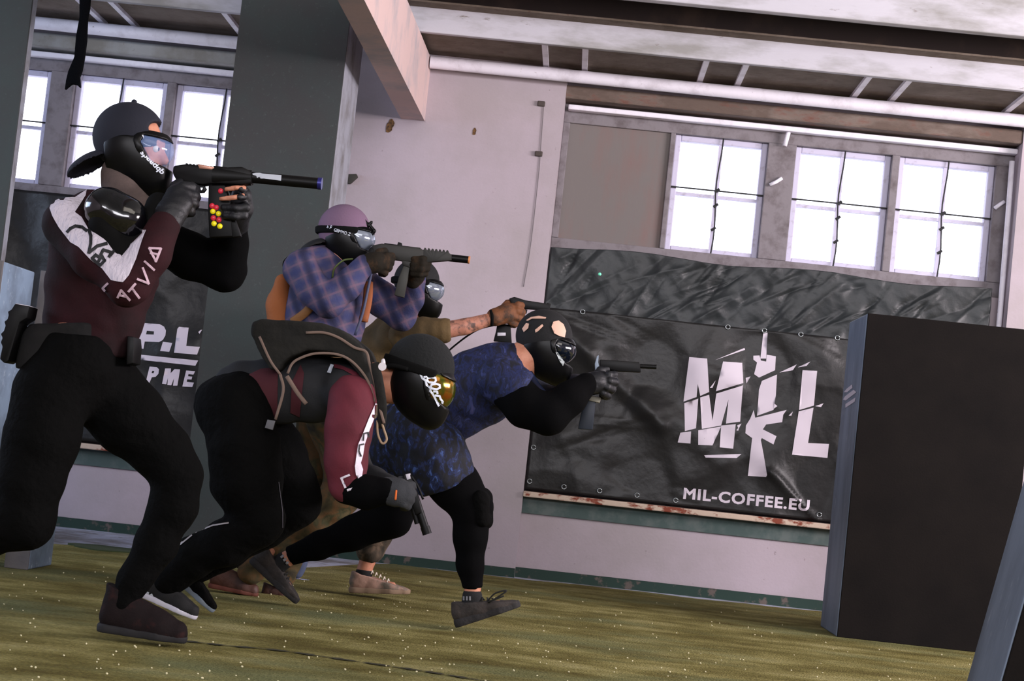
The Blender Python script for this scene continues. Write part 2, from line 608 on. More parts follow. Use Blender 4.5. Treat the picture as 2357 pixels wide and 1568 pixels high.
M_void = mat('dark_brown_ceiling', (26, 16, 14), 0.95, var=[(4, (44, 32, 26), 0.5, 0.7)])  # near-black brown for the gap between the beams
M_lintel = mat('weathered_lintel', (98, 84, 76), 0.95, var=[(7, (128, 116, 108), 0.5, 0.7), (14, (104, 60, 48), 0.55, 0.72)], bump=(40, 0.8, 0.01), stretch=(0.4, 1, 1))
M_frame = mat('grey_window_timber', (126, 120, 124), 0.8, var=[(12, (98, 90, 92), 0.45, 0.7)], bump=(70, 0.3, 0.003))
M_sash = mat('pale_window_sash', (196, 192, 214), 0.6, var=[(20, (160, 152, 166), 0.55, 0.75)])
M_ply = mat('stained_plywood', (116, 110, 108), 0.85, var=[(4, (126, 102, 98), 0.45, 0.7), (2, (138, 128, 122), 0.55, 0.75)], bump=(60, 0.2, 0.002), stretch=(1, 1, 0.3))
M_pillar = mat('dark_green_grey_paint', (58, 65, 64), 0.85, var=[(2.2, (60, 60, 60), 0.4, 0.62), (60, (74, 80, 78), 0.6, 0.8)], bump=(90, 0.2, 0.003))
M_ledge = mat('rusty_cream_ledge', (196, 176, 158), 0.8, var=[(16, (128, 62, 44), 0.52, 0.6)], bump=(60, 0.5, 0.004), stretch=(0.6, 1, 1))
M_teal = mat('teal_ledge_shade', (70, 86, 84), 0.85, var=[(8, (94, 104, 102), 0.45, 0.65)])  # teal-grey of the band, mixed with painted shade from the ledge above
M_skirt = mat('dark_green_skirting', (30, 54, 46), 0.7, var=[(14, (92, 82, 76), 0.56, 0.64)])
M_floor = mat('worn_painted_floor', (188, 194, 212), 0.55, var=[(3, (126, 124, 124), 0.42, 0.6), (16, (92, 90, 84), 0.55, 0.7)], bump=(40, 0.3, 0.003))
M_wire = mat('black_cable', (14, 14, 16), 0.6)
M_glass = bpy.data.materials.new('window_glass'); M_glass.use_nodes = True
nt = M_glass.node_tree; nt.nodes.clear()
_o = nt.nodes.new('ShaderNodeOutputMaterial'); _t = nt.nodes.new('ShaderNodeBsdfTransparent'); _g = nt.nodes.new('ShaderNodeBsdfGlossy'); _m = nt.nodes.new('ShaderNodeMixShader')
_t.inputs[0].default_value = (0.96, 0.97, 1.0, 1); _g.inputs['Roughness'].default_value = 0.05; _m.inputs[0].default_value = 0.06
nt.links.new(_t.outputs[0], _m.inputs[1]); nt.links.new(_g.outputs[0], _m.inputs[2]); nt.links.new(_m.outputs[0], _o.inputs[0])

def turf_extra(nt, b, mp):
    N, L = nt.nodes, nt.links
    def noise(scale, sx, sy, det=5):
        m2 = N.new('ShaderNodeMapping'); m2.inputs['Scale'].default_value = (sx, sy, 1)
        L.new(mp.outputs[0], m2.inputs['Vector'])
        n = N.new('ShaderNodeTexNoise'); n.inputs['Scale'].default_value = scale; n.inputs['Detail'].default_value = det
        n.inputs['Roughness'].default_value = 0.65
        L.new(m2.outputs[0], n.inputs['Vector']); return n.outputs['Fac']
    base = N.new('ShaderNodeValToRGB'); e = base.color_ramp.elements
    e[0].position = 0.3; e[0].color = (*s2l((86, 76, 36)), 1)
    e[1].position = 0.7; e[1].color = (*s2l((170, 162, 114)), 1)
    a = e.new(0.46); a.color = (*s2l((118, 110, 62)), 1)
    a = e.new(0.56); a.color = (*s2l((144, 136, 84)), 1)
    L.new(noise(2.6, 0.8, 1.5, 9), base.inputs[0])
    mx = N.new('ShaderNodeMix'); mx.data_type = 'RGBA'
    mx.inputs[7].default_value = (*s2l((118, 122, 84)), 1)
    mr = N.new('ShaderNodeMapRange'); mr.inputs[1].default_value = 0.5; mr.inputs[2].default_value = 0.68
    L.new(noise(1.1, 0.7, 1.2, 4), mr.inputs[0]); L.new(mr.outputs[0], mx.inputs[0]); L.new(base.outputs[0], mx.inputs[6])
    # fibre speckle
    mx2 = N.new('ShaderNodeMix'); mx2.data_type = 'RGBA'; mx2.blend_type = 'MULTIPLY'; mx2.inputs[0].default_value = 0.8
    sp = N.new('ShaderNodeMapRange'); sp.inputs[1].default_value = 0.3; sp.inputs[2].default_value = 0.7; sp.inputs[3].default_value = 0.45; sp.inputs[4].default_value = 1.5
    L.new(noise(85, 0.8, 1.4, 4), sp.inputs[0])
    L.new(mx.outputs[2], mx2.inputs[6]); L.new(sp.outputs[0], mx2.inputs[7])
    # rolls: darker worn tracks
    mx3 = N.new('ShaderNodeMix'); mx3.data_type = 'RGBA'
    mr3 = N.new('ShaderNodeMapRange'); mr3.inputs[1].default_value = 0.56; mr3.inputs[2].default_value = 0.7; mr3.inputs[4].default_value = 0.4
    L.new(noise(1.6, 0.3, 2.2, 7), mr3.inputs[0]); L.new(mr3.outputs[0], mx3.inputs[0])
    L.new(mx2.outputs[2], mx3.inputs[6]); mx3.inputs[7].default_value = (*s2l((74, 56, 24)), 1)
    L.new(mx3.outputs[2], b.inputs['Base Color'])
M_turf = mat('worn_artificial_turf', (110, 100, 50), 0.95, bump=(120, 1.0, 0.02), extra=turf_extra, spec=0.1)

# ------------------------------------------------------------------ floor
YW = 10.75      # window plane
YA = 10.62      # apron wall below the windows
YP = 10.55      # pier face
struct(box('floor', -7, 7, -7, 10.9, -0.12, -0.012, M_floor))
random.seed(4)
edge = []
for i in range(121):
    x = -7 + i * 14 / 120
    e = 10.33 + 0.03 * math.sin(x * 5.1) + 0.02 * math.sin(x * 13 + 1) + random.uniform(-.01, .01)
    if x < -1.0: e -= 1.15 * min(1, (-1.0 - x) / 0.35) * (1 + 0.06 * math.sin(x * 7))
    edge.append((x, e))
bm = bmesh.new()
top = [bm.verts.new((x, e, 0)) for x, e in edge]; low = [bm.verts.new((x, -7, 0)) for x, e in edge]
tb = [bm.verts.new((x, e + .004, -0.012)) for x, e in edge]
for i in range(120):
    bm.faces.new((low[i], low[i+1], top[i+1], top[i])); bm.faces.new((top[i], top[i+1], tb[i+1], tb[i]))
turf = struct(from_bm('turf', bm, M_turf))
# overlapping joint between two rolls of turf
M_seam = mat('turf_joint_shadow_gap', (44, 40, 14), 0.95)
sm_pts = [(430, 1478), (520, 1488), (640, 1499), (760, 1516), (900, 1536), (1000, 1551), (1110, 1569), (1300, 1600)]
def ground(x, y, z=0.0):
    d = ray(x, y); t = (z - CAMH) / d.z
    return CAM + d * t
gp = [ground(*p) for p in sm_pts]
bm = bmesh.new()
L1 = []; L2 = []
for i, p in enumerate(catmull(gp, 8)):
    w = 0.010 + 0.008 * math.sin(i * 1.3) + 0.004 * math.sin(i * 3.1)
    L1.append(bm.verts.new(p + Vector((0, w + .004, 0.003)))); L2.append(bm.verts.new(p + Vector((0, -w, 0.003))))
for i in range(len(L1) - 1): bm.faces.new((L1[i], L1[i+1], L2[i+1], L2[i]))
from_bm('turf_seam', bm, M_seam, turf)
# loose turf offcut on the bare floor at the left
c = ground(250, 1268, -0.008)
bm = bmesh.new(); ring = []
for i in range(28):
    a = i / 28 * 6.283; rr = 1 + 0.12 * math.sin(3 * a) + 0.06 * math.sin(7 * a)
    ring.append((c.x + 0.20 * rr * math.cos(a), c.y + 0.16 * rr * math.sin(a)))
t1 = [bm.verts.new((x, y, 0.006)) for x, y in ring]; t0 = [bm.verts.new((x, y, -0.012)) for x, y in ring]
bm.faces.new(t1)
for i in range(28): bm.faces.new((t1[i], t0[i], t0[(i+1) % 28], t1[(i+1) % 28]))
tag(from_bm('turf_offcut', bm, mat('green_turf_scrap', (58, 70, 42), 0.95, bump=(160, 0.6, 0.01)), centre=True), 'dark green scrap of turf on the bare pale floor at the left wall', 'turf scrap')

# ------------------------------------------------------------------ back wall
BL, BR = -0.25, 2.41       # right window bay
LBL, LBR = -5.2, -1.95     # left window bay
ZT = 3.0
def wallpiece(name, x0, x1, y0, z0, z1, m=M_wall, y1=11.0):
    return struct(box(name, x0, x1, y0, y1, z0, z1, m))
bm = bmesh.new()
bm_box(bm, LBR, BL, YP, 11.0, -0.1, 3.6)
bm_box(bm, BR, 7.0, YP, 11.0, -0.1, 3.6)
bm_box(bm, -7.0, LBL, YP, 11.0, -0.1, 3.6)
bm_box(bm, BL, BR, YA, 11.0, -0.1, 0.46)
bm_box(bm, LBL, LBR, YA, 11.0, -0.1, 0.46)
# upper apron hidden behind the sheets
bm_box(bm, BL, BR, YA + 0.1, 11.0, 0.46, 1.9)
bm_box(bm, LBL, LBR, YA + 0.1, 11.0, 0.46, 1.9)
bm_box(bm, BL, BR, YA + 0.1, 11.0, 2.80, 3.6)
bm_box(bm, LBL, LBR, YA + 0.1, 11.0, 2.80, 3.6)
struct(from_bm('wall_back', bm, M_wall))
bm = bmesh.new(); bm_box(bm, -7.1, -7.0, -7, 11, -.1, 5.2); wl = struct(from_bm('wall_left', bm, M_wall))
bm = bmesh.new(); bm_box(bm, 7.0, 7.1, -7, 11, -.1, 5.2); struct(from_bm('wall_right', bm, M_wall))
bm = bmesh.new(); bm_box(bm, -7.1, 7.1, -7.1, -7.0, -.1, 5.2); struct(from_bm('wall_front', bm, M_wall))
# sill ledges, teal bands with the ledge's shade painted in, skirting
for i, (a, b) in enumerate(((BL, BR), (LBL, LBR))):
    struct(box('trim_%d' % (1 + i), a, b, YA - 0.09, YA + 0.05, 0.455, 0.487, M_ledge, bevel=0.006))
    struct(box('trim_%d' % (3 + i), a, b, YA - 0.015, YA + 0.01, 0.36, 0.455, M_teal))
    struct(box('baseboard_%s' % ('right', 'left')[i], a, b, YA - 0.02, YA + 0.01, -0.012, 0.045, M_skirt))
struct(box('baseboard_back', LBR, BL, YP - 0.02, YP, -0.012, 0.04, M_skirt))
# lintels and white top trims
for i, (a, b) in enumerate(((BL, BR), (LBL, LBR))):
    struct(box('trim_%d' % (5 + i), a - .25 * (i == 0), b, YA - 0.06, YA + 0.11, 2.79, 2.87, M_lintel if i == 0 else M_conc, bevel=0.01))
    bm = bmesh.new()
    bm_box(bm, a + .02, b, YA + 0.03, YA + 0.10, 2.745, 2.775, 0.006)
    struct(from_bm('trim_%d' % (7 + i), bm, M_white))

# ------------------------------------------------------------------ windows
def window(n, x0, x1, z0, z1, closed=False):
    w = empty('window_%d' % n, ((x0 + x1) / 2, YW, z0), kind='structure')
    if closed:
        box('plywood_infill', x0, x1, YW, YW + 0.03, z0, z1, M_ply, w); return w
    fr = 0.035
    bm = bmesh.new()
    for a in ((x0, x0 + fr, z0, z1), (x1 - fr, x1, z0, z1), (x0 + fr, x1 - fr, z1 - fr, z1), (x0 + fr, x1 - fr, z0, z0 + fr * .8)):
        bm_box(bm, a[0], a[1], YW + 0.02, YW + 0.08, a[2], a[3], 0.005)
    from_bm('sash_frame', bm, M_sash, w)
    xm = (x0 + x1) / 2; zm = z0 + (z1 - z0) * 0.5
    bm = bmesh.new()
    bm_box(bm, xm - 0.012, xm + 0.012, YW + 0.03, YW + 0.07, z0, z1)
    bm_box(bm, x0, x1, YW + 0.032, YW + 0.068, zm - 0.011, zm + 0.008)
    from_bm('glazing_bars', bm, M_sash, w)
    box('glass_pane', x0 + .01, x1 - .01, YW + 0.048, YW + 0.052, z0 + .01, z1 - .01, M_glass, w)
    # security wires crossing the sash
    bm = bmesh.new()
    bm_tube(bm, [(xm + .008 * math.sin(k), YW, z0 + (z1 - z0) * k / 8) for k in range(9)], 0.0045, 6)
    bm_tube(bm, [(x0 + (x1 - x0) * k / 6, YW, zm + 0.03) for k in range(7)], 0.0045, 6)
    for dz in (0.03, -0.06, -0.2):
        bm_tube(bm, [(xm - .012, YW - .004, zm + dz - .008), (xm + .014, YW - .006, zm + dz + .012)], 0.008, 6)
    from_bm('security_wire', bm, M_wire, w)
    return w
ZB, ZTW = 1.99, 2.68
window(1, BL + .04, 0.39, 1.94, 2.70, closed=True)
window(2, 0.42, 0.97, ZB, ZTW)
window(3, 1.135, 1.70, ZB, ZTW)
window(4, 1.745, 2.31, ZB, ZTW)
lx = [at(p, 300, YW).x for p in (36, 105, 160, 375, 395, 620)]
window(5, lx[1] - 0.57, lx[1], ZB, ZTW)
window(6, lx[2], lx[3], ZB, ZTW)
window(7, lx[4], lx[5], ZB, ZTW)
# timber framing between sashes
def framing(name, xs, a, b, pads):
    bm = bmesh.new()
    bm_box(bm, a, b, YW - 0.02, YW + 0.1, 1.88, ZB, 0.004)
    bm_box(bm, a, b, YW - 0.02, YW + 0.1, ZTW, 2.80, 0.004)
    for (p, q) in pads: bm_box(bm, p, q, YW - 0.025, YW + 0.1, ZB, ZTW, 0.004)
    return struct(from_bm(name, bm, M_frame))
framing('trim_9', None, BL, BR, [(BL, BL + .04), (0.39, 0.42), (0.97, 1.135), (1.70, 1.745), (2.31, BR)])
framing('trim_10', None, LBL, LBR, [(LBL, lx[1] - .57), (lx[1], lx[2]), (lx[3], lx[4]), (lx[5], LBR)])
# cable conduit up the right jamb and along the head
tube('conduit', [(2.385, YW - .10, 0.9), (2.39, YW - .10, 1.8), (2.385, YW - .10, 2.4), (2.38, YW - .1, 2.70)], 0.016, M_white, None, 10, False)
tag(bpy.data.objects['conduit'], 'white vertical conduit at the right jamb of the window row', 'conduit')
def flake(name, pts, Y, r, label):
    tag(tube(name, [at(x, y, Y) for x, y in pts], r, M_white, None, 6, False), label, 'window latch')
flake('window_latch', [(1772, 426), (1786, 419), (1800, 410)], YW - .04, 0.011, 'white latch on the post between first and second window sashes')
flake('window_latch', [(2290, 480), (2300, 472), (2312, 464)], YW - .04, 0.012, 'white latch at the right end of the window row')
flake('window_latch', [(1806, 336), (1816, 300)], YW - .06, 0.014, 'short white latch hanging from the head above the window post')
# grey electric wire down the pier
tag(tube('wall_wire', [at(1252, 235, YP - .006), at(1246, 320, YP - .006), at(1240, 400, YP - .006), at(1222, 560, YP - .006), at(1205, 660, YP - .006)], 0.0022, mat('grey_wire', (110, 104, 106), .6), None, 6), 'thin grey wire running down the pale pier left of the windows', 'wire')
for i, (x, y, lb) in enumerate(((1246, 240, 'dark junction box at the top of the grey wall wire'), (1240, 355, 'small dark clip halfway down the grey wall wire'))):
    p = at(x, y, YP)
    tag(box('junction_box', p.x - .022, p.x + .022, YP - .02, YP, p.z - .014, p.z + .016, mat('sooty_plastic', (74, 66, 62), .8), bevel=.005), lb, 'junction box')
# broken plaster holes
M_hole = mat('ochre_bare_brick', (120, 88, 54), 0.95, var=(60, (60, 46, 34), 0.4, 0.6))
for (x, y, w, h, lb) in ((898, 290, .024, .036, 'larger ochre hole in the plaster under the ceiling beam'), (1092, 303, .013, .018, 'smaller ochre hole in the plaster right of the beam')):
    p = at(x, y, YP); bm = bmesh.new(); ring = []
    for k in range(14):
        a = k / 14 * 6.283; rr = 1 + .25 * math.sin(2 * a + x) + .1 * math.sin(5 * a)
        ring.append(bm.verts.new((p.x + w * rr * math.cos(a), YP - .003, p.z + h * rr * math.sin(a))))
    cc = bm.verts.new((p.x, YP - .001, p.z))
    for k in range(14): bm.faces.new((ring[k], ring[(k+1) % 14], cc))
    tag(from_bm('plaster_hole', bm, M_hole, centre=True), lb, 'hole')
p = at(803, 410, 10.2)
tag(prism('wall_bracket', [(790, 402), (821, 401), (824, 408), (806, 424), (792, 420)], YP - .02, 0.03, mat('sooty_bracket', (58, 56, 52), .8)), 'dark metal bracket on the wall right of the big pillar', 'bracket')

# ------------------------------------------------------------------ ceiling
struct(box('ceiling', -7, 7, 9.9, 11.0, 2.965, 3.6, M_soffit))
bm = bmesh.new()
bm_box(bm, -7, 7, 9.86, 9.905, 2.94, 3.09, 0.006)
struct(from_bm('beam_rear', bm, M_beamface))
struct(box('beam_ledge', -7, 7, 9.74, 9.865, 3.076, 3.086, M_soffit))
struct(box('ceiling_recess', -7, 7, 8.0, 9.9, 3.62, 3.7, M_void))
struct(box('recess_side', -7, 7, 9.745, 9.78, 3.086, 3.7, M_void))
bm = bmesh.new(); bm_box(bm, -1.05, 7, 9.30, 9.37, 3.095, 3.46, 0.008); bm_box(bm, -7, -1.27, 9.30, 9.37, 3.095, 3.46, 0.008)
struct(from_bm('beam_front', bm, M_beamface))
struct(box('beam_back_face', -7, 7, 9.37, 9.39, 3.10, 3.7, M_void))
struct(box('ceiling_hall', -7, 7, -7, 8.6, 5.1, 5.2, M_conc))
bm = bmesh.new(); bm_box(bm, -7, 7, 8.6, 8.7, 3.7, 5.2)
struct(from_bm('ceiling_step', bm, M_conc))
# cross beam running from the wall into the hall
bm = bmesh.new()
zb, zt = 2.57, 2.935
q = [(-1.195, 10.56), (-1.055, 10.56), (-1.148, 3.5), (-1.245, 3.5)]
lo = []; hi = []
for (x, y) in q:
    f = (10.56 - y) / 7
    lo.append(bm.verts.new((x, y, zb))); hi.append(bm.verts.new((x, y, zt)))
bm.faces.new(lo); bm.faces.new(hi[::-1])
for i in range(4): bm.faces.new((lo[i], lo[(i+1) % 4], hi[(i+1) % 4], hi[i]))
bmesh.ops.subdivide_edges(bm, edges=bm.edges[:], cuts=3)
struct(from_bm('beam_cross', bm, mat('pinkish_beam_plaster', (206, 180, 176), 0.85, var=[(4, (178, 166, 168), 0.45, 0.65)], bump=(30, 0.3, 0.004))))
# heating pipe along the wall head
for i, (a, b) in enumerate(((BL - .8, 7.0), (-7, -1.95))):
    lb = ('long white heating pipe along the wall above the right windows', 'white heating pipe above the left windows behind the pillar')[i]
    bm = bmesh.new(); bm_cyl(bm, (a, 10.45, 2.90), (b, 10.45, 2.90), 0.037, n=28)
    o = from_bm('heating_pipe', bm, M_white, centre=True); sm_angle(o); tag(o, lb, 'pipe')
# lattice strips on the soffit, in pairs
k = 0
for xx in [at(px, 150, 10.2).x for px in (1253, 1345, 1620, 1710, 1988, 2078, 2352)] + [at(px, 30, 10.2).x for px in (205, 282, 540)]:
    box('soffit_strip', xx - .016, xx + .016, 9.91, 10.55, 2.945, 2.968, M_white); o = bpy.context.scene.objects[-1] if False else None
    k += 1
SL = ['nearest the cross beam, at the wall pier', 'second from the cross beam', 'left one of the pair above the left of the first bright sash', 'right one of the pair above the first bright sash',
      'left one of the pair above the middle sash', 'right one of the pair above the middle sash', 'at the right edge of the picture', 'beside the hanging black cloth', 'second one right of the hanging black cloth', 'touching the big pillar\'s left edge']
for o, l in zip([o for o in col.objects if o.name.startswith('soffit_strip')], SL):
    tag(o, 'white soffit strip ' + l, 'ceiling strip', 'white strips crossing the brown soffit')

# ------------------------------------------------------------------ pillars
def pillar(name, px0, px1, Y, D, label):
    x0 = at(px0, 0, Y).x if px0 is not None else -3.6; x1 = at(px1, 0, Y).x
    r = empty(name, ((x0 + x1) / 2, Y + D / 2, 0), kind='structure')
    bm = bmesh.new(); bm_box(bm, x0, x1, Y, Y + .02, 0, 5.1, 0.0)
    from_bm('front_face', bm, M_pillar, r)  # front of the same pillar, split off so only the shaft is lightened
    bm = bmesh.new(); bm_box(bm, x0 + .002, x1 - .002, Y + .02, Y + D, 0, 5.1, 0.006)
    from_bm('shaft', bm, mat('lit_scuffed_pillar_side', (148, 150, 160), .85, var=[(6, (112, 110, 112), .45, .7), (30, (60, 54, 50), .66, .76)], bump=(50, .3, .004)), r)  # window light painted into the shaft's pale colour; the scuffs are wear
    return r
pillar('pillar', 557, 810, 9.1, 0.62, '')
pillar('pillar', None, 74, 9.15, 0.10, '')

# ------------------------------------------------------------------ hanging black cloth
M_cloth = mat('black_torn_cloth', (8, 9, 12), 0.95, spec=.05, bump=(80, .5, .01))
Yc = 8.6
o = prism('hanging_cloth', [(184, -30), (210, -30), (207, 20), (202, 45), (200, 95), (194, 140), (189, 165), (184, 178), (186, 204), (178, 196), (166, 194), (150, 208), (153, 186), (158, 165), (172, 132), (176, 85), (184, 40)], Yc, 0.03, M_cloth, None, 0.006)
tag(o, 'torn black cloth strip hanging from the ceiling at the left', 'cloth')

# ------------------------------------------------------------------ dark sheets and banners on the wall
def sheet(name, x0, x1, z0, z1, Y, amp, m, seed, fr=(4, 20), ang=(-1, 1), nx=120, nz=70, folds=(), top=None, parent=None, ncr=0, cang=(.4, 1.1), clen=(.1, .5), cdep=.012):
    rs = np.random.RandomState(seed)
    xs = np.linspace(x0, x1, nx + 1); zs = np.linspace(z0, z1, nz + 1)
    X, Z = np.meshgrid(xs, zs, indexing='ij')
    D = np.zeros_like(X)
    for i in range(16):
        a = rs.uniform(*ang); f = rs.uniform(*fr); ph = rs.uniform(0, 6.28)
        u = X * math.cos(a) + Z * math.sin(a) ; v = -X * math.sin(a) + Z * math.cos(a)
        env = 0.5 + 0.5 * np.sin(v * rs.uniform(1.5, 4) + rs.uniform(0, 6) + 0.8 * np.sin(u * 2.3))
        D += env * (1 - 2 * np.abs(np.sin(u * f + ph + 0.9 * np.sin(v * 3 + ph)))) * amp / (0.6 + f / 10)
    for (ax, az, bx, bz, w, dpt) in folds:
        dx, dz = bx - ax, bz - az; l2 = dx*dx + dz*dz
        t = np.clip(((X - ax) * dx + (Z - az) * dz) / l2, 0, 1)
        dd = np.sqrt((X - ax - t*dx)**2 + (Z - az - t*dz)**2)
        D += dpt * np.exp(-(dd / w)**2)
    for i in range(ncr):
        cx_, cz_ = rs.uniform(x0, x1), rs.uniform(z0, z1); a = rs.uniform(*cang); Lc = rs.uniform(*clen) / 2
        ax, az, bx, bz = cx_ - Lc * math.cos(a), cz_ - Lc * math.sin(a), cx_ + Lc * math.cos(a), cz_ + Lc * math.sin(a)
        dx, dz = bx - ax, bz - az
        t = np.clip(((X - ax) * dx + (Z - az) * dz) / (dx*dx + dz*dz), 0, 1)
        bow = 0.12 * Lc * np.sin(t * 3.14 + i)
        dd = np.abs(np.sqrt((X - ax - t*dx)**2 + (Z - az - t*dz)**2) + bow * 0.5)
        w_ = rs.uniform(.010, .028)
        D += rs.choice([-1, 1]) * cdep * rs.uniform(.4, 1) * np.exp(-(dd / w_)) * np.sin(np.pi * (0.08 + 0.84 * t)) 
    D = np.clip(D, -0.03, 0.05)
    if top is not None:
        Zs = z0 + (Z - z0) * (1 + (top(X) ) / (z1 - z0))
    else: Zs = Z
    V = [(X[i, j], Y - 0.012 - (D[i, j] + 0.028), Zs[i, j]) for i in range(nx + 1) for j in range(nz + 1)]
    Fc = [(i*(nz+1)+j, (i+1)*(nz+1)+j, (i+1)*(nz+1)+j+1, i*(nz+1)+j+1) for i in range(nx) for j in range(nz)]
    o = make(name, V, Fc, m, parent, smooth=True)
    mod = o.modifiers.new('thick', 'SOLIDIFY'); mod.thickness = 0.002; mod.offset = 1
    return o
M_sheet = mat('dark_grey_tarpaulin', (42, 46, 48), 0.42, bump=(10, .25, .02), spec=0.3, var=(3, (34, 37, 38), .4, .7))
M_banner = mat('black_vinyl_banner', (31, 31, 31), 0.42, bump=(7, .3, .03), spec=0.3, var=(2.5, (33, 32, 32), .4, .7))
M_print = mat('white_banner_print', (200, 191, 202), 0.6)
M_eye = mat('eyelet_metal', (150, 156, 158), 0.35, metal=0.9)
YS = YA
up = sheet('tarpaulin', BL + .005, BR - .08, 1.54, 1.93, YS + .045, 0.004, M_sheet, 3, ncr=110, cang=(.35, 1.2), clen=(.08, .45), cdep=.014, fr=(12, 34), ang=(.2, 1.15), nx=260, nz=90, top=lambda X: 0.012 * np.sin(X * 6))
tag(up, 'crumpled dark grey tarpaulin pinned under the window row', 'tarpaulin')
folds = [(-.2, 1.5, .5, .95, .05, .03), (.4, 1.1, .9, .8, .07, .02), (0, .7, .7, .55, .08, -.02), (.9, 1.0, 1.3, .6, .06, .015), (1.15, .75, 1.45, .5, .02, .02)]
bn = sheet('banner', BL + .004, 2.3, 0.50, 1.56, YS - .005, 0.009, M_banner, 8, ncr=34, cang=(-.9, 1.3), clen=(.2, .8), cdep=.012, fr=(2, 7), folds=folds, nx=150, nz=80)
tag(bn, 'black advertising banner with big white letters and a rifle on the wall', 'banner')
tb = bvh_of([bn])
def C3(l): return [(1200 + x / 2.24, 540 + y / 2.24) for x, y in l]
MIL = [[(866,632),(958,640),(968,812),(922,832),(910,770),(903,838),(836,862)], [(1040,655),(1138,662),(1144,766),(1003,808)],
 [(840,870),(912,846),(900,1000),(843,1014)], [(922,840),(968,826),(985,960),(1005,820),(1142,778),(1128,965),(1055,975),(1068,850),(1030,985),(930,1003)],
 [(820,1022),(875,1015),(872,1078),(806,1072)], [(912,1010),(1030,990),(985,1088),(912,1085)], [(1030,985),(1105,978),(1092,1105),(1022,1098)],
 [(1450,700),(1525,703),(1508,882),(1432,905)], [(1430,912),(1506,893),(1478,1075),(1586,1080),(1578,1152),(1395,1135)]]
RIF = [[(1248,505),(1270,507),(1262,640),(1232,640)], [(1243,488),(1264,490),(1262,502),(1242,500)],
 [(1200,720),(1215,660),(1196,645),(1196,625),(1228,624),(1235,650),(1262,655),(1265,620),(1312,628),(1308,700),(1225,738)],
 [(1240,755),(1318,722),(1312,830),(1300,905),(1215,935),(1225,800)],
 [(1180,950),(1198,905),(1206,945),(1368,905),(1350,930),(1345,968),(1262,980),(1245,1005),(1315,1040),(1300,1083),(1240,1050),(1235,1060),(1268,1240),(1262,1250),(1168,1245),(1190,1050),(1155,1025),(1158,985)],
 [(1275,880),(1300,868),(1320,885),(1300,900)], [(998,648),(1150,585),(1153,595)], [(1330,712),(1420,670),(1400,700)], [(1425,685),(1490,655),(1470,678)],
 [(943,1138),(1135,1132),(1110,1153),(950,1150)], [(1515,885),(1558,870),(1545,890)], [(1378,935),(1400,913),(1392,935)], [(972,790),(1002,752),(985,790)], [(1156,740),(1182,732),(1160,768)],
 [(1112,985),(1135,975),(1120,1002)], [(1108,1010),(1125,990),(1118,1012)]]
for a, b in ((0, 7), (7, 9)): decal('letter', [[C3(p)] for p in MIL[a:b]], None, M_print, bn, off=0.004, step=14, tree=tb)
decal('rifle_emblem', [[C3(p)] for p in RIF[:6]], None, M_print, bn, off=0.004, step=14, tree=tb)
for p in RIF[6:]: decal('slash_mark', [[C3(p)]], None, M_print, bn, off=0.004, step=14, tree=tb)
decal('web_address', text_groups('MIL-COFFEE.EU', 1572, 1147, 1862, 1176, 24, bold=0.035, spacing=1.12), None, M_print, bn, off=0.004, step=12, tree=tb)
def eyelets(pts, tree, parent):
    for (x, y) in pts:
        hit = tree.ray_cast(CAM, ray(x, y))
        if hit[0] is None: continue
        bm = bmesh.new(); p = hit[0] + Vector((0, -.006, 0))
        bm_tube(bm, [p + Vector((math.cos(a) * .013, 0, math.sin(a) * .013)) for a in [k / 10 * 6.283 for k in range(11)]], 0.004, 6)
        from_bm('eyelet', bm, M_eye, parent, smooth=True)
eyelets([(1341, 718), (1425, 724), (1508, 733), (1591, 742), (1675, 753), (1759, 761), (1843, 770), (1927, 778), (1228, 1030), (1219, 1108), (1298, 1121), (1380, 1130), (1466, 1140), (1555, 1152), (1885, 1185)], tb, bn)
lb = sheet('banner', -4.6, LBR - .12, 0.50, 1.93, YS - .005, 0.008, M_banner, 21, ncr=45, cang=(-.9, 1.3), clen=(.15, .7), cdep=.012, fr=(2, 9), nx=120, nz=70)
tag(lb, 'black banner with white letters on the wall behind the leftmost player', 'banner')
tl = bvh_of([lb])
def C6(l): return [(300 + x / 7.84, 710 + y / 7.84) for x, y in l]
PL = [[C6([(190,262),(530,285),(610,330),(645,400),(635,490),(590,570),(520,610),(262,600),(240,730),(100,715)]), C6([(300,405),(430,415),(425,475),(285,470)])],
 [C6([(590,605),(760,625),(705,785),(540,770)])], [C6([(880,335),(1055,350),(1010,680),(1255,695),(1205,835),(790,800),(850,370)])], [C6([(1270,390),(1300,385),(1250,460),(1225,430)])],
 [C6([(60,825),(1225,940),(1175,1035),(60,915)])],
 [C6([(350,1050),(480,1060),(520,1100),(510,1180),(460,1235),(390,1245),(345,1345),(285,1310)]), C6([(400,1125),(435,1130),(420,1172),(385,1165)])],
 [C6([(630,1085),(735,1085),(730,1170),(800,1095),(900,1100),(850,1395),(770,1395),(790,1260),(740,1390),(670,1385),(680,1250),(650,1370),(575,1360)])],
 [C6([(1010,1120),(1170,1135),(1140,1195),(1050,1185),(1045,1225),(1120,1232),(1105,1285),(1030,1280),(1020,1325),(1150,1340),(1120,1420),(940,1410)])]]
for q in PL: decal('letter', [q], None, M_print, lb, off=0.004, step=10, tree=tl)

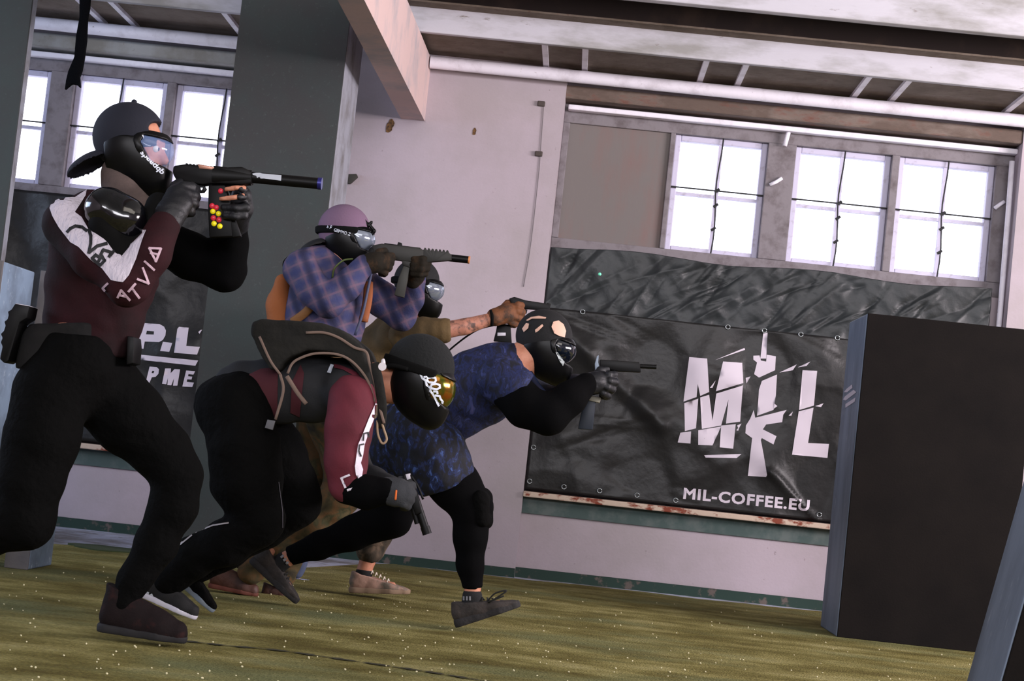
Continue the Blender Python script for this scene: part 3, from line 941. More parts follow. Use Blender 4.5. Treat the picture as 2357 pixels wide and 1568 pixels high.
# ------------------------------------------------------------------ barricades
M_bside = mat('blue_lit_barricade_side', (112, 126, 146), .55, var=[(4, (84, 96, 112), .42, .65), (26, (142, 154, 172), .62, .74)], stretch=(1, 1, .3), bump=(60, .15, .003))  # blue daylight on the side faces is put into their colour
M_bfront = mat('near_black_barricade_cloth', (25, 22, 21), .95, spec=.1, var=(3, (19, 17, 17), .4, .7), bump=(120, .2, .003))
def barricade(x0, x1, y0, y1, z1, label, mf=M_bfront, ms=M_bside):
    r = empty('barricade', ((x0 + x1) / 2, (y0 + y1) / 2, 0), label, 'barricade')
    bm = bmesh.new(); bm_box(bm, x0 + .004, x1, y0, y0 + .012, 0, z1, .003)
    from_bm('front_panel', bm, mf, r)
    bm = bmesh.new(); bm_box(bm, x0, x1, y0 + .012, y1, 0, z1 - .002, .006)
    from_bm('side_panel', bm, ms, r)
    return r
b1 = barricade(at(1925, 1465, 8.72).x, at(2318, 1512, 8.72).x, 8.72, 9.27, at(1990, 720, 8.72).z, 'tall black barricade with a blue-lit side, right of the banner')
ts = bvh_of([c for c in b1.children])
decal('paint_scuff', [[[(1937,905),(1962,885),(1963,893),(1938,913)]], [[(1936,920),(1975,890),(1972,903),(1935,932)]], [[(1935,938),(1970,915),(1968,925),(1936,946)]]], None, M_print, b1, off=.003, step=12, tree=ts)
# left pair
M_bl = mat('blue_lit_worn_barricade', (128, 148, 172), .6, var=[(5, (98, 112, 130), .42, .65), (22, (168, 182, 200), .6, .72)], bump=(50, .2, .004))  # blue side light painted in, over worn patches
M_blf = mat('grey_brown_barricade_board', (108, 104, 104), .8, var=[(4, (92, 90, 94), .42, .65)], bump=(60, .2, .004))
xa = at(8, 600, 7.0).x
barricade(xa - .8, xa, 7.0, 7.42, at(8, 600, 7.0).z, 'worn barricade with a blue-lit side at the left edge behind the leftmost player', M_blf, M_bl)
xb0, xb1 = at(90, 632, 7.55).x, at(146, 640, 7.55).x
barricade(xb0, xb1, 7.55, 7.9, at(90, 622, 7.55).z, 'narrow grey-blue barricade board behind the leftmost player\'s hip', M_blf, M_bl)
# leaning near barricade, bottom right
p0 = at(2302, 1568, 5.3); 
lean = math.tan(math.radians(10.6))
r = empty('barricade', (p0.x + .4, 5.5, 0), 'leaning barricade with a blue-lit side cut off by the bottom right corner', 'barricade')
def leanbox(name, xo0, xo1, y0, y1, z0, z1, m):
    bm = bmesh.new(); bm_box(bm, xo0, xo1, y0, y1, z0, z1, .004)
    for v in bm.verts: v.co.x += p0.x + (v.co.z - p0.z) * lean
    from_bm(name, bm, m, r)
leanbox('side_panel', 0, .7, 5.3, 5.68, 0, 1.3, M_bside)
leanbox('front_panel', .004, .7, 5.285, 5.3, 0, 1.3, M_bfront)

# ------------------------------------------------------------------ spent pellets on the turf
M_pel = mat('pale_pellet', (206, 198, 160), .4)
bm = bmesh.new(); bmesh.ops.create_icosphere(bm, subdivisions=2, radius=0.0026)
pm = bpy.data.meshes.new('pellet'); bm.to_mesh(pm); bm.free(); pm.materials.append(M_pel)
pm.polygons.foreach_set('use_smooth', [True] * len(pm.polygons))
random.seed(11)
n = 0
while n < 290:
    x = random.uniform(0, 2300); y = random.uniform(1300, 1568)
    g = ground(x, y, 0.004)
    if g.y > 9.9 or g.y < 4.2 or (g.x > 1.25 and g.y > 8.6) or g.x > 1.9: continue
    o = bpy.data.objects.new('pellet', pm); col.objects.link(o)
    o.location = (g.x, g.y, 0.003); o.rotation_euler = (random.random() * 3,) * 3
    s = random.choice((0.8, 0.9, 1.0, 1.15)); o.scale = (s * random.uniform(1, 1.5), s, s)
    tag(o, 'small pale spent pellet lying on the green turf', 'pellet', 'spent pellets scattered over the turf'); n += 1
# pellet in flight
bm = bmesh.new(); bmesh.ops.create_icosphere(bm, subdivisions=3, radius=0.0075)
o = from_bm('pellet', bm, mat('green_tracer_pellet', (120, 235, 190), .35), centre=True)
o.location = at(1380, 635, 8.3); tag(o, 'bright green pellet flying in front of the dark tarpaulin', 'pellet')
# ------------------------------------------------------------------ people toolkit
SKIN = mat('tanned_skin', (190, 130, 104), 0.55, var=(30, (170, 108, 84), 0.45, 0.7), bump=(150, .15, .002))
M_black = mat('black_knit', (5, 5, 6), 0.9, bump=(220, .3, .002), spec=.06)
M_softblack = mat('black_softshell', (6, 6, 6), 0.9, bump=(40, .7, .01), spec=.07)
M_mask = mat('black_mask_plastic', (8, 8, 9), 0.38, spec=.2)
M_gun = mat('black_anodised_metal', (8, 8, 9), 0.45, spec=.18)
M_poly = mat('black_polymer', (9, 9, 10), 0.5, spec=.18)
M_rubber = mat('black_rubber', (8, 8, 8), .85, spec=.12)
M_glove = mat('black_glove_fabric', (12, 12, 14), .7, bump=(160, .4, .003))

class Fig:
    def __init__(s, foot, Y, label):
        p = ground(*foot)
        s.Y = Y
        s.root = empty('person', (p.x, Y, 0), label, 'person')
        s.body = []      # (chain, k, dr)
        s.bells = []
    def p(s, x, y, dy=0.0):
        return at(x, y, s.Y + dy)
    def ch(s, *pts):
        """(px, py, dy, r_px) -> (world point, radius in m)"""
        return [(tuple(s.p(q[0], q[1], q[2])), q[3] / ppm(s.Y + q[2])) for q in pts]
    def wear(s, name, chains, mt, h=0.011, k=0.03, parent=None, body=True, **kw):
        if body:
            for c in chains: s.body.append((c, k, kw.get('bd', -0.016)))
        kw.pop('bd', None)
        return blob(name, chains, mt, parent or s.root, h=h, k=k, **kw)
    def skin(s, chain, k=0.012, dr=0.0):
        s.body.append((chain, k, dr))
    def make_body(s, mt=None, h=0.008, ells=()):
        pts = np.array([list(p) for c, k, d in s.body for p, r in c] + [list(e[0]) for e in s.bells])
        m = 0.2
        f = Field(pts.min(0) - m, pts.max(0) + m, h)
        for c, k, d in sorted(s.body, key=lambda b: -b[1]): f.chain(c, k, 1.0, d)
        for e in s.bells: f.ell(*e)
        return field_obj('body', f, mt or SKIN, s.root, relax=1)

class Head:
    """head in its own frame: x forward, y to the far side, z up"""
    def __init__(s, fig, px, py, dy, fwd_deg, yaw=0.0, size=1.0):
        s.fig = fig; s.o = fig.p(px, py, dy); s.k = size
        a = math.radians(fwd_deg)      # angle in the picture, clockwise from horizontal right
        cr = RC
        fw = (cr @ Vector((math.cos(a), -math.sin(a), 0))); fw.y = 0; fw.normalize()
        fw = (fw + Vector((0, yaw, 0))).normalized()
        yy = Vector((0, 1, 0)); up = fw.cross(yy).normalized() * 1
        if up.dot(cr @ Vector((math.sin(a), math.cos(a), 0))) < 0: up = -up
        sd = up.cross(fw).normalized()
        s.M = Matrix(((fw.x, sd.x, up.x), (fw.y, sd.y, up.y), (fw.z, sd.z, up.z)))
        s.Mn = np.array(s.M)
    def w(s, v):
        return tuple(s.o + s.M @ (Vector(v) * s.k))
    def head_body(s):
        """add cranium, jaw, nose, ears and lips to the continuous body"""
        k = s.k; R = s.Mn
        def c(pts, kk=.015): s.fig.body.append(([(s.w(p), r * k) for p, r in pts], kk, 0))
        s.fig.bells += [(s.w((-.012, 0, .03)), (.096*k, .076*k, .092*k), .02, R), (s.w((.022, 0, -.02)), (.070*k, .062*k, .088*k), .02, R),
                        (s.w((-.008, .078, -.008)), (.018*k, .010*k, .032*k), .005, R), (s.w((-.008, -.078, -.008)), (.018*k, .010*k, .032*k), .005, R)]
        c([((-.005, 0, -.055), .052), ((.055, 0, -.088), .026)])
        c([((.080, 0, .018), .010), ((.104, 0, -.022), .014)], .008)
        c([((.078, -.03, .03), .012), ((.084, 0, .028), .012), ((.078, .03, .03), .012)], .012)
        c([((.084, -.016, -.056), .008), ((.088, .016, -.056), .008)], .005)
    def field(s, name, mt, build, parent=None, h=.0045, lo=(-.21, -.13, -.19), hi=(.19, .13, .19), relax=1):
        f = Field(lo, hi, h); build(f)
        return field_obj(name, f, mt, parent or s.fig.root, M=s.Mn * s.k, t=s.o, relax=relax)
    def eyes(s, parent):
        me = []
        for sg in (-1, 1):
            bm = bmesh.new(); bmesh.ops.create_uvsphere(bm, u_segments=16, v_segments=10, radius=.012 * s.k)
            c = Vector(s.w((.078, sg * .031, .006)))
            for v in bm.verts: v.co += c
            from_bm('eye', bm, mat('eye_white', (226, 220, 214), .25), parent, smooth=True)
            bm = bmesh.new(); bmesh.ops.create_uvsphere(bm, u_segments=12, v_segments=8, radius=.006 * s.k)
            c = Vector(s.w((.0865, sg * .031, .006)))
            for v in bm.verts: v.co += c
            from_bm('iris', bm, mat('iris_brown', (50, 34, 24), .2), parent, smooth=True)

# base volumes for headgear (local head frame)
def vol_skull(f, g):
    f.ell((-.012, 0, .03), (.098 + g, .078 + g, .094 + g), .02)
    f.ell((.02, 0, -.02), (.072 + g, .064 + g, .090 + g), .02)
def vol_mask(f, g):
    f.ell((.0, 0, .0), (.098 + g, .084 + g, .105 + g), .02)
    f.ell((.045, 0, -.045), (.080 + g, .066 + g, .080 + g), .03)
    f.cone((.02, 0, -.06), (.085, 0, -.095), .052 + g, .036 + g, .03)
LZ = [0.005, 0.068]
def vol_lens(f, g):
    f.ell((.030, 0, LZ[0]), (.098 + g, .088 + g, LZ[1] + g), .0)

def cap_dome(H, name, mt, front_hole=False, lower=((-.13, -.035), (-.02, .012), (.12, .030)), puff=.014, parent=None):
    def b(f):
        f.ell((-.014, 0, .036), (.100 + puff, .080 + puff, .096 + puff), .0)
        poly = list(lower) + [(.2, .2), (-.2, .2), (-.2, lower[0][1] - .01)]
        f.region(poly)
        if front_hole: f.ell((.086, 0, .066), (.036, .12, .026), 0, None, -1)
    return H.field(name, mt, b, parent)
def brim_back(H, name, mt, ang=38, base=(-.105, 0, -.02), L=.078, parent=None):
    a = math.radians(ang)
    R = np.array([[math.cos(a), 0, -math.sin(a)], [0, 1, 0], [math.sin(a), 0, math.cos(a)]])
    c = (base[0] - L * .45 * math.cos(a), 0, base[2] - L * .45 * math.sin(a))
    def b(f):
        f.ell(c, (L, .082, .036), 0, R)
        c2 = (c[0] - .010 * math.sin(a) * -1, 0, c[2] - .012 * math.cos(a))
        f.ell(c2, (L * 1.02, .086, .036), 0, R, -1)
    return H.field(name, mt, b, parent, h=.004)

def finger(fig, pts, r=7.5):
    n = len(pts)
    return fig.ch(*[(p[0], p[1], p[2], r * (1 - .16 * i / max(1, n - 1))) for i, p in enumerate(pts)])

def hand(fig, palm, fingers, r, glove=None, gname='glove', tips=False, parent=None, h=.0045, skinbody=True, cuffs=None, gr=1.0):
    """palm: chain specs; fingers: list of px chains; builds the glove and the hand inside it"""
    pc = [fig.ch(*c) for c in palm]
    fc = [finger(fig, f, r) for f in fingers]
    for c in pc: fig.body.append((c, .012, -.005))
    for c in fc: fig.body.append((c, .004, -.0025))
    if glove is None: return None
    pts = np.array([list(p) for c in pc + fc for p, _ in c]); m = .05
    f = Field(pts.min(0) - m, pts.max(0) + m, h)
    for c in pc: f.chain(c, .014, 1, .002)
    for c in fc: f.chain(c, .005, 1, .002)
    f.wrinkle(.0012, 70, 5)
    return field_obj(gname, f, glove, parent or fig.root)

def shoe(fig, heel, toe, dy, up=1, mt=None, sole=None, laces=None, name='shoe', tall=.0, sole_t=.024, cx=.048, wid=1.0, yaw=0.0, line=None):
    """heel/toe: pixels of the sole's ends"""
    a = fig.p(heel[0], heel[1], dy); b = fig.p(toe[0], toe[1], dy + yaw)
    X = (b - a); L = X.length; X.normalize()
    Yv = Vector((0, 1, 0)); Yv = (Yv - X * Yv.dot(X)).normalized()
    Z = Yv.cross(X).normalized() * -1
    ref = RC @ Vector((0, 1, 0))
    if Z.dot(ref) < 0: Z = -Z
    if up < 0: Z = -Z
    Yv = Z.cross(X).normalized()
    Z = Z * 1.18
    M = np.array([[X.x, Yv.x, Z.x], [X.y, Yv.y, Z.y], [X.z, Yv.z, Z.z]])
    s = L / .29
    def mk(f, g):
        f.cone((.038, 0, .044), (.12, 0, .038), .036 + g, .037 + g, .02)
        f.cone((.12, 0, .038), (.20, 0, .028), .037 + g, .044 + g, .02)
        f.cone((.20, 0, .028), (.252, 0, .022), .044 + g, .036 + g, .02)
        f.cone((.055, 0, .085), (.165, 0, .055), .037 + g, .033 + g, .025)
        f.cone((cx + .002, 0, .06), (cx, 0, .10 + tall), .036 + g, .037 + g, .02)
    lo, hi = (-.04, -.09, -.06), (.33, .09, .19 + tall)
    f = Field(lo, hi, .0045); mk(f, 0); f.cut((0, 0, sole_t * .5), (0, 0, -1)); f.cut((0, 0, .105 + tall), (.25, 0, 1))
    f.wrinkle(.001, 60, 2)
    sh = field_obj(name, f, mt, fig.root, M=M * s, t=a)
    f = Field(lo, hi, .004)
    f.chain([((.038, 0, .012), .038), ((.11, 0, .012), .036), ((.20, 0, .012), .046), ((.256, 0, .012), .034)], .02, 1)
    f.cut((0, 0, sole_t), (.02, 0, 1)); f.cut((0, 0, 0), (0, 0, -1))
    field_obj('sole', f, sole or M_rubber, sh, M=M * s, t=a)
    if laces:
        bm = bmesh.new()
        for i in range(5):
            x = .105 + i * .019; z = .088 - i * .0075
            P = [(x, -.026, z - .012), (x + .006, -.01, z), (x + .002, .01, z), (x + .006, .026, z - .012)]
            bm_tube(bm, [a + Vector(M @ np.array(p) * s) for p in P], .0028, 6)
        from_bm('laces', bm, laces, sh, smooth=True)
    fig.body.append(([(tuple(a + Vector(M @ np.array(p) * s)), r * s) for p, r in (((cx, 0, .085), .018), ((cx + .005, 0, .05), .018), ((.13, 0, .042), .016), ((.21, 0, .036), .012))], .02, 0))
    return sh, a, M, s

def sock(fig, chain, mt, name='sock'):
    return blob(name, [chain], mt, fig.root, h=.006, k=.01)
# ================================================================== player A: standing, maroon and white jersey
A = Fig((330, 1482), 5.52, 'person in maroon and white jersey and backwards black cap, aiming a long black marker')
M_mar = mat('dark_maroon_jersey', (42, 12, 18), 0.85, var=(2.5, (22, 8, 11), .4, .62), bump=(160, .3, .003), spec=.2)
M_jw = mat('white_ribbed_sleeve', (196, 188, 200), 0.7, bump=(70, .9, .012), stretch=(1.3, 1, .35))
torso = [A.ch((285, 545, .04, 78), (270, 640, .03, 88), (235, 730, 0, 92), (195, 810, 0, 100)),
         A.ch((185, 560, -.03, 72), (190, 650, -.02, 80), (185, 740, 0, 84)),
         A.ch((305, 470, .02, 44), (290, 540, .02, 62)), A.ch((160, 512, -.10, 52), (215, 500, -.03, 58), (330, 520, .14, 52))]
armR = A.ch((155, 517, -.13, 57), (222, 592, -.20, 52), (296, 655, -.24, 47))
foreR = A.ch((296, 655, -.24, 47), (345, 590, -.22, 44), (378, 520, -.19, 36))
for c in torso: A.body.append((c, .04, -.018))
f_ch = torso + [armR, foreR]
for c in (armR, foreR): A.body.append((c, .02, -.014))
j = blob('jersey', f_ch, M_mar, A.root, h=.009, k=.028, wr=.0035, wf=26, cuts=[(A.p(185, 812), RC @ Vector((-.12, -1, 0)))], seed=3)
armL = A.ch((350, 545, .17, 52), (440, 590, .20, 52), (518, 622, .20, 46))
foreL = A.ch((518, 622, .20, 46), (528, 565, .17, 42), (540, 515, .13, 30))
A.wear('undershirt_sleeve', [armL, foreL], M_black, h=.010, k=.025, wr=.003, seed=5)
tj = bvh_of([j])
S = lambda l: [(90 + x / 5.226, 420 + y / 5.226) for x, y in l]
stripe1 = S([(160,235),(280,190),(430,185),(575,90),(560,160),(430,360),(510,420),(590,560),(800,700),(900,840),(990,880),(1000,1200),(870,1175),(760,1035),(620,930),(480,780),(380,720),(240,540),(160,400),(130,310)])
stripe2 = S([(985,905),(1090,780),(1170,600),(1215,520),(1290,575),(1240,700),(1170,920),(1080,1120),(1010,1200),(930,1190),(900,1000)])
decal('white_sleeve_stripe', [[stripe1], [stripe2]], None, M_jw, j, off=.004, step=7, tree=tj, maxd=.4)
lg = []
for l in ([(345,600),(380,560),(440,530),(520,545),(575,590)], [(600,575),(625,650),(625,740),(600,850)], [(605,845),(700,770),(810,740)],
          [(690,870),(640,915),(740,1000),(790,945),(745,870),(770,815),(870,850),(840,900)], [(690,880),(740,910),(720,950)], [(860,880),(920,800)]):
    lg += stroke(S(l), 7)
decal('sleeve_emblem', lg, None, mat('black_print', (22, 22, 26), .6), j, off=.0065, step=6, tree=tj, maxd=.4)
M_lt = mat('pale_jersey_print', (176, 150, 162), .7)
lt = []
for strokes in ([[(775,1270),(835,1215)], [(775,1270),(800,1300)]], [[(950,1380),(990,1295)],[(990,1295),(1090,1410)],[(965,1350),(1040,1370)]],
                [[(1075,1310),(1155,1220)],[(1115,1270),(1200,1385)]], [[(1180,1165),(1310,1215)],[(1310,1215),(1245,1030)]],
                [[(1270,950),(1380,1050)]], [[(1400,950),(1325,795)],[(1325,795),(1460,800)],[(1460,800),(1400,950)],[(1340,850),(1430,870)]]):
    lt = []
    for l in strokes: lt += stroke(S(l), 5.2)
    decal('letter', lt, None, M_lt, j, off=.0065, step=6, tree=tj, maxd=.4)
# neck and head
A.skin(A.ch((300, 470, .02, 40), (292, 400, .0, 44), (296, 355, 0, 48)), .02)
hd = Head(A, 303, 343, 0, 8, 0.0, 1.02)
hd.head_body()
gait = blob('neck_gaiter', [A.ch((312, 478, .02, 50), (290, 425, .0, 52), (284, 398, 0, 50))], mat('taupe_neck_gaiter', (92, 78, 74), .9, var=(8, (66, 56, 54), .4, .7), bump=(90, .4, .004)), A.root, h=.008, wr=.002, wf=40, seed=4)
M_cap = mat('navy_black_cap', (22, 24, 36), .85, bump=(160, .3, .002))
cp = cap_dome(hd, 'cap', M_cap, True, lower=((-.13, -.078), (-.03, -.02), (.12, .022)), puff=.009)
brim_back(hd, 'cap_brim', M_cap, 36, base=(-.080, 0, -.045), L=.082, parent=cp)
bm = bmesh.new(); bmesh.ops.create_uvsphere(bm, u_segments=10, v_segments=6, radius=.009)
for v in bm.verts: v.co += Vector(hd.w((-.014, 0, .142)))
from_bm('cap_button', bm, M_cap, cp, smooth=True)
def mask_set(H, lens_mat, skirt_poly, frame_poly, lens_poly, M_m=M_mask, ear=True, strap=True, strap_mat=None, g=.008):
    def b(f):
        vol_mask(f, g); f.region(skirt_poly)
    m = H.field('mask', M_m, b)
    def b2(f):
        vol_lens(f, .004); vol_mask(f, g - .002) if False else None
        f.region(frame_poly); f.region(lens_poly, False)
    H.field('lens_frame', M_m, b2, m)
    def b3(f):
        vol_lens(f, .0); f.region(lens_poly)
    ln = H.field('lens', lens_mat, b3, m)
    if strap:
        def b4(f):
            f.ell((-.014, 0, .034), (.124, .102, .118), 0)
            f.region([(-.2, -.006), (-.06, .004), (.06, .014), (.06, .046), (-.06, .034), (-.2, .026)])
        H.field('strap', strap_mat or M_rubber, b4, m)
    return m, ln
M_lensclear = mat('clear_blue_lens', (150, 180, 240), .06, alpha=.28, spec=.8)
SK = [(-.075, .03), (-.055, -.075), (-.01, -.115), (.04, -.155), (.13, -.16), (.17, -.12), (.155, -.06), (.115, -.045), (.075, -.035), (.045, .0), (.03, .03)]
FR = [(.02, .02), (.03, .055), (.13, .058), (.16, .03), (.16, -.06), (.10, -.07), (.07, -.05), (.04, -.02)]
LN = [(.045, .014), (.05, .036), (.17, .034), (.17, -.05), (.105, -.056), (.075, -.035)]
mk, _ = mask_set(hd, M_lensclear, SK, FR, LN, strap=False)
hd.eyes(mk)
tm = bvh_of([mk])
M_wprint = mat('white_print', (206, 212, 224), .5)
decal('mask_lettering', text_groups('speedqb', 322, 352, 372, 402, 12, bold=.03, italic=.1), None, M_wprint, mk, off=.003, step=5, tree=tm)
fr_o = [c for c in mk.children if c.name.startswith('lens_frame')][0]
tf = bvh_of([fr_o, mk])
decal('strap_lettering', text_groups('Vub', 325, 320, 350, 323, 9, bold=.04), None, M_wprint, mk, off=.003, step=5, tree=tf)
decal('blue_dot', [[[(353,320),(361,320),(363,327),(356,330),(352,326)]]], None, mat('sky_blue_print', (110, 170, 230), .5), mk, off=.003, step=5, tree=tf)
# trousers
legF = [A.ch((225, 880, .06, 92), (300, 965, .08, 82), (372, 1040, .10, 66), (408, 1095, .10, 55)),
        A.ch((408, 1095, .10, 55), (398, 1165, .10, 52), (362, 1250, .09, 46), (312, 1330, .07, 36), (285, 1388, .06, 31))]
legB = [A.ch((120, 900, -.10, 88), (95, 1010, -.12, 84), (70, 1110, -.14, 72), (55, 1195, -.14, 68)),
        A.ch((55, 1195, -.14, 68), (-40, 1225, -.14, 56), (-150, 1262, -.12, 46), (-250, 1300, -.10, 30))]
hips = [A.ch((170, 840, -.06, 96), (190, 870, .06, 92)), A.ch((190, 775, -.02, 92), (160, 880, -.02, 96))]
A.wear('trousers', hips + legF + legB, M_softblack, h=.010, k=.03, wr=.004, wf=20, seed=7, cuts=[(A.p(190, 770), RC @ Vector((.1, 1, 0)))])
shoe(A, (222, 1452), (430, 1482), .06, mt=mat('dark_reddish_knit_shoe', (24, 17, 18), .85, spec=.15, var=(14, (52, 28, 27), .5, .7), bump=(160, .4, .003)), sole=mat('dark_sole', (26, 25, 27), .8), tall=.03)
A.skin(A.ch((285, 1388, .06, 24), (268, 1415, .06, 18)), .02)
shoe(A, (-330, 1290), (-270, 1420), -.10, mt=M_softblack, tall=.02)
# belt and pouches
M_belt = mat('charcoal_belt', (27, 26, 26), .9, spec=.2, var=(14, (20, 20, 21), .4, .7), bump=(60, .4, .004))
blob('belt', [A.ch((185, 745, -.02, 94), (168, 860, -.02, 98)), A.ch((205, 745, .05, 92), (190, 860, .05, 96)), A.ch((95, 790, -.08, 48), (85, 840, -.08, 48))], M_belt, A.root, h=.009, k=.04, wr=.002,
     cuts=[(A.p(60, 748), RC @ Vector((-.02, 1, 0))), (A.p(60, 848), RC @ Vector((-.05, -1, 0)))])
tooth = [(78, 708), (45, 702), (36, 716), (28, 720), (30, 728), (27, 738), (20, 743), (23, 752), (19, 764), (12, 771), (16, 780), (12, 790), (16, 800), (10, 828), (20, 838), (30, 832), (55, 745), (72, 735)]
prism('magazine_pouch', tooth, A.Y - .12, .09, M_poly, A.root, .003)
prism('pouch_top', [(46, 701), (75, 706), (74, 712), (45, 708)], A.Y - .12, .085, mat('pale_grey_plastic', (190, 186, 196), .4), bpy.data.objects['magazine_pouch'], .001)
prism('side_pouch', [(302, 776), (316, 778), (318, 800), (315, 838), (300, 842)], A.Y - .02, .10, M_poly, A.root, .003)
# hands
GA = mat('dark_glove_leather', (11, 13, 19), .55, bump=(120, .4, .003))
hand(A, [[(376, 528, -.19, 31), (392, 490, -.17, 30), (408, 452, -.13, 27)], [(380, 520, -.19, 28), (420, 470, -.15, 22)]],
     [[(420, 428, -.13), (442, 430, -.10), (452, 436, -.06), (450, 440, -.02)], [(428, 446, -.14), (446, 450, -.10), (452, 455, -.05), (442, 460, -.01)],
      [(426, 464, -.14), (444, 468, -.10), (448, 472, -.05), (438, 476, -.01)], [(420, 482, -.14), (437, 486, -.10), (440, 490, -.05), (430, 492, -.01)],
      [(398, 450, -.10), (402, 428, -.06), (418, 416, -.03)]], 9.5, GA)
hand(A, [[(541, 520, .13, 27), (556, 480, .06, 24), (556, 450, .03, 22)], [(543, 515, .12, 25), (540, 480, .02, 24)]],
     [[(562, 474, .02), (566, 478, -.045), (544, 480, -.06), (515, 478, -.052)], [(560, 492, .03), (562, 496, -.04), (542, 498, -.055), (518, 496, -.050)],
      [(545, 455, .09), (530, 428, .08), (510, 420, .06)]], 8.5, GA)
for c in ([(560, 436, .02), (562, 434, -.04), (545, 432, -.055), (520, 436, -.052)], [(558, 452, .02), (560, 452, -.045), (538, 455, -.06), (508, 458, -.055)]):
    A.body.append((finger(A, c, 7.4), .002, 0))
blob('finger_sleeve', [finger(A, [(556, 440, .02), (562, 437, -.035), (552, 435, -.05)], 8.6), finger(A, [(556, 454, .02), (561, 453, -.04), (550, 454, -.056)], 8.6)], GA, A.root, h=.0045, k=.004)
A.make_body(h=.0065)
# the marker (held: its own thing)
g = empty('paintball_marker', A.p(480, 420, -.02), 'long black magazine-fed marker with red and yellow balls, held by the leftmost player', 'paintball marker')
YG = A.Y - .02
prism('receiver', [(402, 384), (428, 380), (500, 388), (560, 386), (582, 398), (582, 424), (560, 428), (498, 424), (470, 428), (440, 424), (410, 420), (400, 400)], YG, .045, M_gun, g, .006)
rail = [(428, 384)]
for i in range(9): rail += [(429 + i * 8, 377 + i * .9), (434 + i * 8, 377.5 + i * .9), (434 + i * 8, 381 + i * .9), (437 + i * 8, 381.4 + i * .9)]
rail += [(503, 391)]
prism('top_rail', rail, YG, .024, M_gun, g, .0008)
prism('copper_panel', [(458, 380), (496, 387), (497, 394), (462, 391)], YG, .049, mat('copper_finish', (168, 122, 104), .4, metal=.5), g, .002)
cyl('shroud', at(492, 405, YG), at(580, 410, YG), 24 / ppm(YG), M_poly, g, r1=18 / ppm(YG), n=28)
bl = cyl('barrel', at(575, 408, YG), at(738, 423, YG), 13.2 / ppm(YG), M_gun, g, n=28)
cyl('muzzle_ring', at(732, 422.3, YG), at(741, 423.2, YG), 14.4 / ppm(YG), mat('blue_ring', (38, 38, 110), .35, metal=.4), g, n=28)
tbr = bvh_of([bl, [c for c in g.children if c.name.startswith('shroud')][0]])
decal('barrel_print', [[[(581,400),(590,396),(602,396),(604,400),(648,404),(647,416),(608,411),(600,411),(597,407),(592,410),(590,405),(582,403)]]], None, mat('grey_white_print', (176, 182, 192), .5), bl, off=.002, step=5, tree=tbr)
decal('barrel_print', text_groups('SPYDER'[:0] or 'AMG', 612, 411, 643, 413.5, 5, bold=.02), None, M_gun, bl, off=.004, step=4, tree=tbr) if False else None
prism('magazine', [(482, 428), (520, 428), (532, 470), (537, 546), (484, 548), (481, 490)], YG, .034, M_poly, g, .004)
prism('magazine_back', [(530, 480), (540, 500), (556, 545), (536, 548)], YG, .028, M_poly, g, .003)
mred = mat('red_paintball', (206, 46, 66), .3); myel = mat('yellow_paintball', (240, 226, 30), .3)
for (x, y, m) in ((488, 474, mred), (498, 478, mred), (490, 487, myel), (503, 492, myel), (491, 502, mred), (504, 506, mred), (492.5, 515, myel), (506, 521, myel), (508, 440, mred)):
    bm = bmesh.new(); bmesh.ops.create_uvsphere(bm, u_segments=16, v_segments=10, radius=6.6 / ppm(YG))
    c = at(x, y, YG - .0165)
    for v in bm.verts: v.co = Vector((v.co.x, v.co.y * .7, v.co.z)) + c
    from_bm('paintball', bm, m, g, smooth=True)
prism('pistol_grip', [(410, 420), (440, 424), (436, 470), (424, 500), (402, 496), (408, 450)], YG, .032, M_poly, g, .005)
prism('trigger_guard', [(438, 424), (470, 426), (476, 436), (470, 444), (446, 446), (438, 440), (444, 440), (466, 438), (468, 432), (440, 430)], YG, .014, M_gun, g, .001)
# air tank tucked at the shoulder
blob('air_tank', [[(tuple(at(248, 484, YG - .17)), 55 / ppm(YG - .17)), (tuple(at(285, 505, YG - .17)), 50 / ppm(YG - .17)), (tuple(at(300, 560, YG - .15)), 34 / ppm(YG - .15))]], mat('glossy_black_tank', (8, 9, 13), .12, spec=.6, coat=.4), g, h=.007, k=.03)
blob('tank_cover', [[(tuple(at(240, 520, YG - .19)), 36 / ppm(YG)), (tuple(at(285, 590, YG - .19)), 34 / ppm(YG)), (tuple(at(330, 560, YG - .15)), 30 / ppm(YG)), (tuple(at(365, 470, YG - .1)), 28 / ppm(YG))]], M_rubber, g, h=.008, k=.03, wr=.002)
tube('tank_regulator', [at(330, 540, YG - .12), at(380, 480, YG - .08), at(415, 432, YG)], [.022, .018, .014], M_gun, g, 14)
# ================================================================== player B: bent forward, maroon sleeve
B = Fig((390, 1425), 6.33, 'person bending far forward in black trousers and maroon-sleeved jersey, orange mirrored goggles')
M_char = mat('charcoal_jersey_back', (30, 31, 34), .85, bump=(160, .35, .003))
M_mar2 = mat('bright_maroon_sleeve', (92, 26, 40), .85, var=(5, (78, 22, 34), .4, .7), bump=(160, .3, .003))
torsoB = [B.ch((560, 905, 0, 74), (640, 900, 0, 70), (720, 895, 0, 72), (800, 890, 0, 66)), B.ch((800, 898, -.10, 56), (815, 888, .10, 56)),
          B.ch((825, 885, 0, 52), (862, 880, 0, 42))]
jb = B.wear('jersey', torsoB, M_char, h=.009, k=.04, wr=.003, wf=22, seed=11)
armRB = B.ch((812, 918, -.16, 56), (803, 985, -.20, 51), (796, 1060, -.22, 47), (800, 1118, -.22, 43))
B.body.append((armRB, .03, -.015))
slv = blob('maroon_sleeve', [armRB], M_mar2, B.root, h=.008, k=.03, wr=.003, wf=26, cuts=[(B.p(805, 1158), RC @ Vector((-.2, -1, 0)))], seed=12)
tjb = bvh_of([jb]); tsb = bvh_of([slv])
